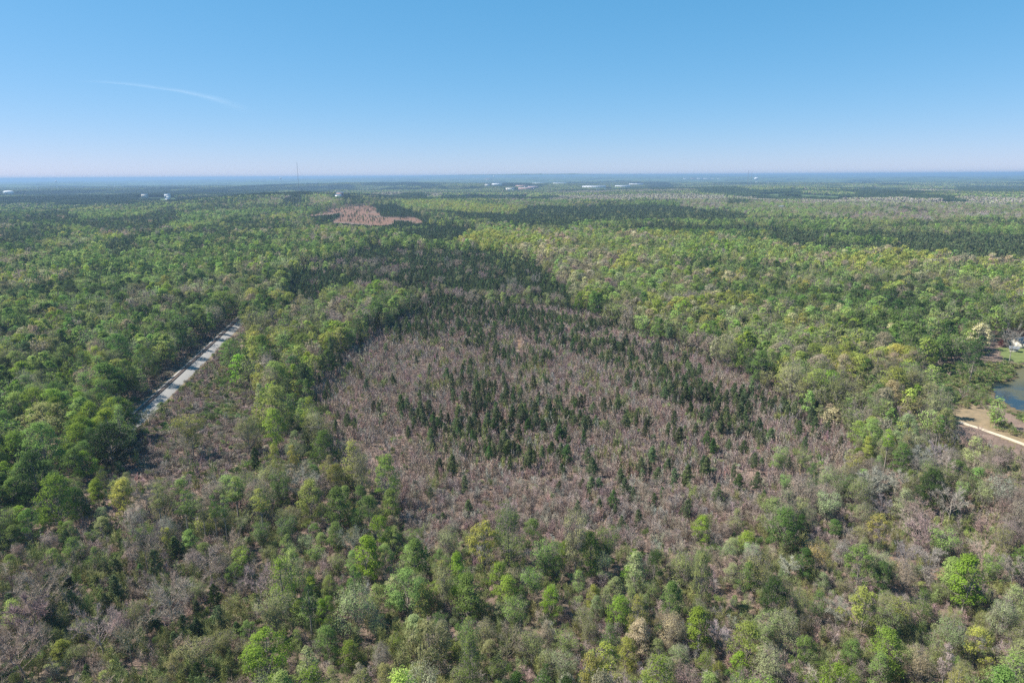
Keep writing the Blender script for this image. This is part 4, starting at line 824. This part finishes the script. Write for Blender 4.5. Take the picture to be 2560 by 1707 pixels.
def mast(px, py, dist, lab, w=1.6):
    x, y = along(px, dist); v = ray(px, py); zt = H_CAM + v[2] / math.hypot(v[0], v[1]) * dist; z0 = float(hgt(x, y)); Hh = zt - z0
    e_ = empty('radio_mast', (x, y, z0)); tag(e_, lab, 'radio mast', 'radio masts above the skyline')
    P3 = [(w * math.cos(k * 2.0944), w * math.sin(k * 2.0944)) for k in range(3)]; mb = MB()
    for a_, b_ in P3: tube(mb, [(a_, b_, 0), (a_, b_, Hh * .97)], [.10 if w < 1 else .2] * 2, 4)
    nz = int(Hh / 6)
    for i in range(nz):
        for k in range(3): tube(mb, [(*P3[k], i * Hh * .97 / nz), (*P3[(k + 1) % 3], (i + 1) * Hh * .97 / nz)], [.05 if w < 1 else .1] * 2, 3)
    link('lattice', mb.mesh('lattice', [M_STEEL]), e_); mb = MB(); tube(mb, [(0, 0, Hh * .965), (0, 0, Hh)], [.15, .08], 5); link('antenna', mb.mesh('antenna', [M_STEEL]), e_)
    for k in range(3):
        for fr in (.45, .9):
            mb = MB(); c_, s_ = math.cos(k * 2.0944 + .5), math.sin(k * 2.0944 + .5); tube(mb, [(c_ * 1.5, s_ * 1.5, Hh * fr), (c_ * Hh * .5, s_ * Hh * .5, 0)], [.04, .04], 3); link('guy_wire', mb.mesh('guy_wire', [M_STEEL]), e_)
mast(747, 404, 1850, 'tall thin radio mast standing above the skyline at left', .55); mast(1868, 424, 4300, 'darker left radio mast of the close pair on the right skyline', 2.0); mast(1877, 427, 4700, 'fainter right radio mast of the close pair on the right skyline', 1.2)

# ------------------------------------------------------------------ small things in the near woods
gm = unproj(104, 1172 * K - 20, 0)
gm = unproj(104 * K, 1168 * K, 1.0); mb = MB(); n = 26; th = np.linspace(0, 6.2832, n, endpoint=False); v = []; rows = 7
for i in range(rows):
    t_ = i / (rows - 1); rr_ = 4.6 * (1 - t_) ** .7 * (1 + .18 * np.sin(th * 3 + i * .4) + .1 * np.sin(th * 7)); v += [(r_ * math.cos(a_) * 1.15, r_ * math.sin(a_), 2.1 * t_ ** .8 - .15 + .12 * math.sin(a_ * 5 + i)) for r_, a_ in zip(rr_, th)]
mb.add(v, [(i * n + k, i * n + (k + 1) % n, (i + 1) * n + (k + 1) % n, (i + 1) * n + k) for i in range(rows - 1) for k in range(n)])
m, t, out = mat('gravel_and_clay'); b = N(t, 'ShaderNodeBsdfPrincipled'); b.inputs['Roughness'].default_value = 1
c = mixc(t, ramp(t, noise(t, .35, 4), [(.45, (0, 0, 0)), (.58, (1, 1, 1))]), (.38, .34, .31), (.36, .17, .10)); c = mixc(t, 1.0, c, ramp(t, noise(t, 4, 4), [(.3, (.6, .6, .6)), (.7, (1.2, 1.2, 1.2))]), 'MULTIPLY')
t.links.new(c, b.inputs['Base Color']); t.links.new(b.outputs[0], out.inputs[0])
tag(link('gravel_mound', mb.mesh('gravel_mound', [m], True), None, (gm[0], gm[1], float(hgt(*gm)))), 'pale grey gravel mound with red clay foot among trees at far left', 'mound')
# fallen pale tree beside the mound
p0 = unproj(*Zm(0, 1200, 7.84, [(-60, 1100)])[0], 3); p1 = unproj(*Zm(0, 1200, 7.84, [(800, 390)])[0], 4)
ft = empty('fallen_tree', (p0[0], p0[1], float(hgt(*p0)))); tag(ft, 'pale dead tree leaning fallen toward the gravel mound at far left', 'dead tree')
dv = np.array([p1[0] - p0[0], p1[1] - p0[1], 0.0]); mb = MB(); tube(mb, [(0, 0, 2.2), dv * .5 + [0, 0, 3.4], dv * .97 + [0, 0, 4.6]], [.38, .26, .08], 7); link('trunk', mb.mesh('trunk', [M_PBARK], True), ft)
mb = MB(); rngf = np.random.default_rng(5)
for k in range(26):
    f_ = .08 + .85 * rngf.random(); b0 = dv * f_ + [0, 0, 2.2 + 2.3 * f_]; d_ = unit(rngf.normal(size=3) * .7 + dv / np.linalg.norm(dv) * .9 + np.array([0, 0, .25])); L_ = 2.0 + 3 * rngf.random(); tube(mb, [b0, b0 + d_ * L_], [.11, .03], 3)
    for _ in range(7): b1 = b0 + d_ * L_ * rngf.random(); slivers(mb, b1[None], (b1 + unit(rngf.normal(size=3) + d_) * 1.3)[None], .07, rngf)
link('branches', mb.mesh('branches', [M_PBARK]), ft)
# brown boulder at the lower right
gb = unproj(*Zm(1660, 1150, 2.613, [(1287, 1195)])[0]); mb = MB(); rngb = np.random.default_rng(3); v = []; n = 14
for i in range(9):
    ph = math.pi * i / 8
    for k in range(n): a_ = 6.2832 * k / n; r_ = 1.9 * (1 + .08 * math.sin(3 * a_ + i) + .05 * rngb.normal()); v.append((r_ * math.sin(ph) * math.cos(a_), r_ * .85 * math.sin(ph) * math.sin(a_), 1.15 + 1.35 * math.cos(ph)))
mb.add(v, [(i * n + k, i * n + (k + 1) % n, (i + 1) * n + (k + 1) % n, (i + 1) * n + k) for i in range(8) for k in range(n)])
tag(link('boulder', mb.mesh('boulder', [simple('brown_stone', (.30, .21, .15), .9, .35, 1.2)], True), None, (gb[0], gb[1], float(hgt(*gb)))), 'round tan brown boulder among bushes near the lower right corner', 'boulder')
# red-leaved tree and tall bare tree beside the house
SPECIAL = []
g1 = unproj(*Zm(2350, 780, 4.48, [(705, 312)])[0], 4.6); add_plant('leafy', 0, g1[0], g1[1], 4.9, 3.0, 'red', 'small dark red-leaved tree on the lawn left of the grey-roofed house')
g1 = unproj(*Zm(2350, 780, 4.48, [(770, 572)])[0]); add_plant('bare', 3, g1[0], g1[1], 20.5, 4.8, 'gray', 'tall grey bare tree leaning over the lawn by the grey-roofed house')
g1 = unproj(*Zm(2350, 780, 4.48, [(700, 230)])[0], 9); add_plant('leafy', 0, g1[0], g1[1], 9.5, 4.2, 'evergreen', 'dark evergreen tree right behind the small red-leaved tree')
g1 = unproj(*Zm(0, 700, 2.613, [(985, 960)])[0], 0); add_plant('bare', 2, g1[0], g1[1], 8.5, 2.6, 'gray', 'thin leafless snag beside the near end of the railway ballast')

# ------------------------------------------------------------------ individuals and the rest
ZN = [  # x0, y0, x1, y1 in the 2352 wide view, words
 (0, 1430, 330, 9999, 'in the bottom left corner'), (330, 1430, 560, 9999, 'on the bottom edge left of the bright spreading oak'), (560, 1430, 800, 9999, 'at the bottom edge beside the bright spreading oak'), (800, 1430, 1050, 9999, 'at the bottom edge below the pale broad tree'),
 (1050, 1430, 1300, 9999, 'at the middle of the bottom edge'), (1300, 1430, 1560, 9999, 'on the bottom edge below the cream-flowered trees'), (1560, 1430, 1850, 9999, 'on the bottom edge right of the cream-flowered trees'), (1850, 1430, 2080, 9999, 'at the bottom edge beside the round brown boulder'), (2080, 1430, 9999, 9999, 'in the bottom right corner'),
 (0, 1290, 300, 1430, 'in the brown scrub at lower left'), (300, 1290, 600, 1430, 'in the scrub around the dark pine cluster'), (600, 1290, 800, 1430, 'above the bright spreading oak'), (800, 1290, 1000, 1430, 'around the big light green dome tree'), (1000, 1290, 1200, 1430, 'in the near woods just left of centre'),
 (1200, 1290, 1400, 1430, 'in the near woods at centre'), (1400, 1290, 1640, 1430, 'in the near woods above the cream trees'), (1640, 1290, 1860, 1430, 'around the red clay gully'), (1860, 1290, 2080, 1430, 'in the open woods right of the clay gully'), (2080, 1290, 9999, 1430, 'by the big oval green tree at right'),
 (0, 1170, 240, 1290, 'below the pale gravel mound at left'), (240, 1170, 420, 1290, 'left of the thin-trunked row'), (420, 1170, 620, 1290, 'in the thin-trunked row'), (620, 1170, 800, 1290, 'right of the thin-trunked row'), (800, 1170, 950, 1290, "at the brown clearing's lower left corner"), (950, 1170, 1160, 1290, "on the clearing's near edge left of centre"), (1160, 1170, 1400, 1290, "on the clearing's near edge at centre"),
 (1400, 1170, 1600, 1290, "on the clearing's near edge right of centre"), (1600, 1170, 1800, 1290, "at the brown clearing's lower right corner"), (1800, 1170, 2080, 1290, 'in the sparse grey woods at right'), (2080, 1170, 9999, 1290, 'by the whitish dead tree at the right edge'),
 (0, 1040, 180, 1170, 'in the green wall at the left edge'), (180, 1040, 420, 1170, 'below the big dark evergreen'), (420, 1040, 640, 1170, 'in the grey vine thicket'), (640, 1040, 860, 1170, 'between vine thicket and brown clearing'), (860, 1040, 1100, 1170, 'in the lower left of the brown clearing'), (1100, 1040, 1340, 1170, 'in the lower middle of the brown clearing'), (1340, 1040, 1580, 1170, 'by the dark pine clump low in the clearing'), (1580, 1040, 1850, 1170, 'in the lower right of the brown clearing'), (1850, 1040, 2100, 1170, 'right of the brown clearing'), (2100, 1040, 9999, 1170, 'below the dirt road at the right edge'),
 (0, 900, 300, 1040, 'left of the near end of the railway'), (300, 900, 640, 1040, 'in the vine thicket beside the railway'), (640, 900, 820, 1040, 'on the left edge of the brown clearing'), (820, 900, 1000, 1040, 'in the left of the brown clearing'), (1000, 900, 1200, 1040, 'in the middle left of the brown clearing'), (1200, 900, 1400, 1040, 'in the middle of the brown clearing'), (1400, 900, 1640, 1040, 'in the middle right of the brown clearing'), (1640, 900, 1900, 1040, 'in the right of the brown clearing'), (1900, 900, 2200, 1040, "beyond the clearing's right corner"), (2200, 900, 9999, 1040, 'between pond and dirt road'),
 (0, 700, 560, 900, 'in the dense woods left of the railway'), (560, 700, 780, 900, 'right of the far end of the railway'), (780, 700, 1500, 900, 'in the upper part of the brown clearing'), (1500, 700, 2150, 900, 'on the wooded slope right of the clearing'), (2150, 700, 9999, 900, 'by the lawn and pond at right'), (0, 0, 99999, 99999, 'in the far woods')]
CW = {'bright': 'bright green', 'green': 'mid-green', 'lgreen': 'light green', 'yg': 'yellow-green', 'pale': 'pale grey-green', 'cream': 'cream-flowering', 'tan': 'tan-budding', 'olive': 'olive-green', 'dark': 'dark green', 'evergreen': 'blackish evergreen', 'pine': 'dark', 'mauve': 'grey-brown', 'gray': 'grey', 'white': 'whitish', 'tangold': 'golden-tan', 'red': 'red', 'vine': 'grey-olive'}
ORD = ['leftmost', 'second from left', 'third from left', 'fourth from left', 'fifth from left', 'sixth from left', 'seventh from left', 'eighth from left', 'ninth from left', 'tenth from left', 'eleventh from left', 'twelfth from left']
A = {k: np.array([p[j] for p in PL], float) for k, j in (('x', 2), ('y', 3), ('z', 4), ('H', 5), ('R', 6))}
PX, PY, PD = project(A['x'], A['y'], A['z'] + A['H'] * .6)
inside = (PX > 0) & (PX < 2560) & (PY < 1707); size = A['H'] * A['R'] / PD ** 2
kinds = np.array([p[0] for p in PL]); indiv = np.zeros(len(PL), bool)
for k in NV:
    m = (kinds == k) & inside; idx = np.nonzero(m)[0]; sc_ = size[idx] * np.array([9.0 if isinstance(PL[i][10], str) else 1 for i in idx]); indiv[idx[np.argsort(-sc_)[:298]]] = True
CAT = {'leafy': 'tree', 'bare': 'bare tree', 'pine': 'pine tree', 'sapling': 'sapling', 'shrub': 'shrub'}
GRP = {'leafy': 'leafy trees in the near woods', 'bare': 'leafless trees in the near woods', 'pine': 'pines in the brown clearing and scrub', 'sapling': 'bare saplings in the undergrowth', 'shrub': 'shrubs in the undergrowth'}
names = {'leafy': 'leafy_tree', 'bare': 'bare_tree', 'pine': 'pine_tree', 'sapling': 'sapling', 'shrub': 'shrub'}
buckets = {}
for i in np.nonzero(indiv)[0]:
    p = PL[i]; k = p[0]
    x_, y_ = PX[i] / K, PY[i] / K; zn = next(w for a0, b0, a1, b1, w in ZN if a0 <= x_ < a1 and b0 <= y_ < b1)
    if k == 'leafy': nm = ('tall ' if p[5] > 15.5 else 'small ' if p[5] < 10 else '') + ('thin-crowned ' if p[1] in (3, 4, 5) else 'slender ' if p[1] == 6 else 'full-crowned ') + CW[p[8]] + ' tree'
    elif k == 'bare': nm = ('tall ' if p[5] > 12 else 'low ') + CW[p[8]] + ' leafless tree'
    elif k == 'pine': nm = ('tall ' if p[5] > 8 else 'small ' if p[5] < 5.5 else '') + CW[p[8]] + ' pine'
    elif k == 'sapling': nm = 'thin ' + CW[p[8]] + (' budding sapling' if p[8] == 'olive' else ' bare sapling')
    else: nm = 'low ' + CW[p[8]] + ' shrub'
    buckets.setdefault((nm.replace('dark pine', 'dark-needled pine'), zn), []).append(i)
LAB = {}
for (nm, zn), ids in buckets.items():
    k = PL[ids[0]][0]; ids.sort(key=lambda i: PX[i])
    for q, i in enumerate(ids):
        if isinstance(PL[i][10], str): LAB[i] = PL[i][10]; continue
        if k in ('sapling', 'shrub') or len(ids) == 1: LAB[i] = nm + ' ' + zn
        else: LAB[i] = (ORD[q] if q < len(ORD) and q < len(ids) - 1 or q == 0 else 'rightmost' if q == len(ids) - 1 else 'one') + ' ' + nm + ' ' + zn
for i in np.nonzero(indiv)[0]:
    k, v, x, y, z, H, R, rz, tn, rgb, hd = PL[i]; pr = PRO[k, v, 0]; sc_ = (R / pr['R'], R / pr['R'], H / pr['H'])
    grp = GRP[k] if k not in ('sapling', 'shrub') else LAB[i]
    if k in ('sapling', 'shrub'):
        o = link(names[k], pr['both'], None, (x, y, z), rz, sc_); o['tint'] = list(map(float, rgb)); tag(o, LAB[i], CAT[k], grp)
    else:
        e_ = empty(names[k], (x, y, z), rz, sc_); tag(e_, LAB[i], CAT[k], None if isinstance(hd, str) else grp)
        for part in ('trunk', 'crown'): o = link(part, pr[part], e_); o['tint'] = list(map(float, rgb))

# ------------------------------------------------------------------ geometry-node scatter for what is past counting
def scatter(name, label, cat, src_meshes, rows):
    """rows: x y z, mesh index, rotation, sx, sy, sz, r g b"""
    col = bpy.data.collections.new(name + '_sources')
    for i, me in enumerate(src_meshes): o = bpy.data.objects.new('%s_source_%03d' % (name, i), me); col.objects.link(o)
    rows = np.array(rows, float); n = len(rows); me = bpy.data.meshes.new(name); me.vertices.add(n); me.vertices.foreach_set('co', rows[:, :3].ravel())
    def at(nm, ty, data, fld='value'): q = me.attributes.new(nm, ty, 'POINT'); q.data.foreach_set(fld, data)
    at('pick', 'INT', rows[:, 3].astype(np.int32)); rot = np.zeros((n, 3), np.float32); rot[:, 2] = rows[:, 4]
    at('turn', 'FLOAT_VECTOR', rot.ravel(), 'vector'); at('size', 'FLOAT_VECTOR', rows[:, 5:8].astype(np.float32).ravel(), 'vector')
    at('tint', 'FLOAT_COLOR', np.column_stack([rows[:, 8:11], np.ones(n)]).astype(np.float32).ravel(), 'color')
    o = tag(link(name, me), label, cat, None, 'stuff')
    ng = bpy.data.node_groups.new(name, 'GeometryNodeTree'); ng.interface.new_socket('Geometry', in_out='INPUT', socket_type='NodeSocketGeometry'); ng.interface.new_socket('Geometry', in_out='OUTPUT', socket_type='NodeSocketGeometry')
    gi = ng.nodes.new('NodeGroupInput'); go = ng.nodes.new('NodeGroupOutput'); ip = ng.nodes.new('GeometryNodeInstanceOnPoints'); ci = ng.nodes.new('GeometryNodeCollectionInfo')
    ci.inputs[0].default_value = col; ci.inputs['Separate Children'].default_value = True; ci.inputs['Reset Children'].default_value = True
    def na(nm, ty): q = ng.nodes.new('GeometryNodeInputNamedAttribute'); q.data_type = ty; q.inputs[0].default_value = nm; return q.outputs[0]
    L = ng.links.new; L(gi.outputs[0], ip.inputs['Points']); L(ci.outputs[0], ip.inputs['Instance']); ip.inputs['Pick Instance'].default_value = True
    L(na('pick', 'INT'), ip.inputs['Instance Index']); L(na('turn', 'FLOAT_VECTOR'), ip.inputs['Rotation']); L(na('size', 'FLOAT_VECTOR'), ip.inputs['Scale']); L(ip.outputs[0], go.inputs[0])
    md = o.modifiers.new('scatter', 'NODES'); md.node_group = ng; return o
STUFF = {'leafy': ('leafy_woodland', 'mixed spring green woodland reaching from the near woods to the hills', 'woodland'), 'bare': ('bare_woodland', 'leafless grey-brown trees mixed through the woods', 'woodland'), 'pine': ('pine_woodland', 'dark green pine stands in the clearing and bands beyond', 'pine woodland'),
         'sapling': ('sapling_scrub', 'dense grey-brown bare saplings filling the clearing', 'scrub'), 'shrub': ('shrub_cover', 'low green and grey shrubs of the thicket and undergrowth', 'undergrowth')}
for k, (nm, lab, cat) in STUFF.items():
    meshes = [PRO[k, v, l]['both'] for v in range(NV[k]) for l in range(3)]; rows = []
    for i in np.nonzero((kinds == k) & ~indiv)[0]:
        p = PL[i]; r = math.hypot(p[2], p[3]); lod = 0 if r < 300 else 1 if r < 760 else 2
        if k in ('sapling', 'shrub'): lod = 0 if r < 230 else 1 if r < 420 else 2
        pr = PRO[k, p[1], 0]; s_ = p[6] / pr['R']; rows.append((p[2], p[3], p[4], p[1] * 3 + lod, p[7], s_, s_, p[5] / pr['H'], *p[9]))
    scatter(nm, lab, cat, meshes, rows); print(nm, len(rows))
# distant woods as patches of canopy
def distant():
    kinds_ = ['leaf', 'leaf', 'leaf', 'pine', 'pine', 'bare', 'bare']; meshes = []
    for i, k in enumerate(kinds_): meshes.append(make_patch(i, k).mesh('canopy', [{'leaf': M_PD, 'pine': M_PP, 'bare': M_PB}[k]]))
    X, Y, r, rng = grid(54, 2600, 9800, half=44, jitter=.12, seed=51); z = hgt(X, Y); n1 = fbm(X * 1.0, Y * .55, 420, 61, 3); n2 = fbm(X, Y, 700, 62, 3); n3 = fbm(X, Y, 520, 63, 3); px, py, _ = project(X, Y, z + 10); rows = []
    ok = np.ones(len(X), bool)
    for bx, by, br, bd in BUILT:
        ux, uy = bx / bd, by / bd; s_ = X * ux + Y * uy; o = np.abs(-X * uy + Y * ux - (-bx * uy + by * ux)); ok &= ~((o < br + 24) & (s_ > bd - 330) & (s_ < bd + 70))
    gap = (n2 > .735)                                        # fields between the woods
    cls = classify(px, py, r)
    for i in np.nonzero(ok & ~gap)[0]:
        pine = n1[i] > .55; bare = (n3[i] > .6) & (px[i] > 900) & (r[i] < 5200)
        if cls[i] in ('pinedark', 'pinemix'): pine = True
        elif cls[i] == 'lightwood': pine = bare = False
        elif cls[i] == 'farbare' and py[i] > 480: pine = n1[i] > .62; bare = n3[i] > .42
        q = int(rng.integers(3, 5)) if pine else int(rng.integers(5, 7)) if bare else int(rng.integers(0, 3)); b = (.72 + .25 * rng.random()) * (.45 + 1.05 * n2[i])
        if cls[i] == 'lightwood': b *= 1.4
        rows.append((X[i], Y[i], z[i] - .5, q, int(rng.integers(0, 4)) * math.pi / 2 + rng.normal() * .1, 1, 1, .8 + .4 * rng.random(), b, b, b))
    scatter('distant_woodland', 'hazy blue-green woods rolling to the skyline with darker pine bands', 'woodland', meshes, rows); print('patches', len(rows))
distant()

# ------------------------------------------------------------------ thin cirrus streak
def cirrus():
    pts = []; alt = 9000.0
    for px, py in Zm(0, 0, 1 / K, [(170, 187), (240, 189), (300, 194), (350, 201), (420, 211), (480, 224), (530, 241), (570, 262)]):
        v = ray(px, py); k = (alt - H_CAM) / v[2]; pts.append((v[0] * k, v[1] * k))
    p = resample(pts, 60); d = unit(np.gradient(p, axis=0)); nn = np.stack([d[:, 1], -d[:, 0]], 1); mb = MB(); W_ = np.interp(np.linspace(0, 1, 60), [0, .3, 1], [2600, 2800, 4200]); v = []
    for j in range(9):
        o = (j / 8 - .5); v.append(np.column_stack([p + nn * (W_ * o)[:, None], np.full(60, alt) + 60 * math.sin(j)]))
    v = np.concatenate(v); f = [(j * 60 + i, j * 60 + i + 1, (j + 1) * 60 + i + 1, (j + 1) * 60 + i) for j in range(8) for i in range(59)]
    mb.add(v, f); me = mb.mesh('cirrus_cloud', [None], True); at = me.color_attributes.new('thin', 'FLOAT_COLOR', 'POINT'); J, I = np.meshgrid(np.arange(9) / 8 - .5, np.arange(60) / 59, indexing='ij')
    al = np.clip(1 - np.abs(J) * 2, 0, 1) ** 1.3 * np.sin(np.pi * np.clip(I, 0, 1)) ** .8 * np.interp(I, [0, .05, .12, .25, .6, 1], [.4, .7, 1, .7, .25, .05]); at.data.foreach_set('color', np.repeat(al.reshape(-1, 1), 4, 1).astype(np.float32).ravel())
    m, t, out = mat('ice_cloud'); tr = N(t, 'ShaderNodeBsdfTransparent'); df = N(t, 'ShaderNodeBsdfTranslucent'); df.inputs[0].default_value = (.95, .95, .95, 1); d2 = N(t, 'ShaderNodeBsdfDiffuse'); d2.inputs[0].default_value = (.95, .95, .95, 1); ad = N(t, 'ShaderNodeMixShader'); ad.inputs[0].default_value = .6; t.links.new(d2.outputs[0], ad.inputs[1]); t.links.new(df.outputs[0], ad.inputs[2])
    mx = N(t, 'ShaderNodeMixShader'); fa = mathn(t, 'MULTIPLY', N(t, 'ShaderNodeAttribute', attribute_name='thin').outputs['Fac'], mathn(t, 'ADD', mathn(t, 'MULTIPLY', noise(t, .0004, 5), .8), .1)); fa = mathn(t, 'MULTIPLY', fa, .40, True)
    t.links.new(fa, mx.inputs[0]); t.links.new(tr.outputs[0], mx.inputs[1]); t.links.new(ad.outputs[0], mx.inputs[2]); t.links.new(mx.outputs[0], out.inputs[0]); me.materials[0] = m
    tag(link('cirrus_cloud', me), kind='structure')
cirrus()
# ------------------------------------------------------------------ haze: the air between here and the skyline
mb = MB(); box(mb, -47000, 47000, -47000, 47000, -160, 133)
m, t, out = mat('haze_air'); vp = N(t, 'ShaderNodeVolumePrincipled'); vp.inputs['Color'].default_value = (.30, .46, .70, 1); vp.inputs['Density'].default_value = 9.0e-5; vp.inputs['Anisotropy'].default_value = .1
t.links.new(vp.outputs[0], out.inputs['Volume'])
tag(link('haze', mb.mesh('haze', [m])), 'thin blue haze fading the far woods', 'haze', None, 'stuff')
print('plants', len(PL), 'individuals', int(indiv.sum()))
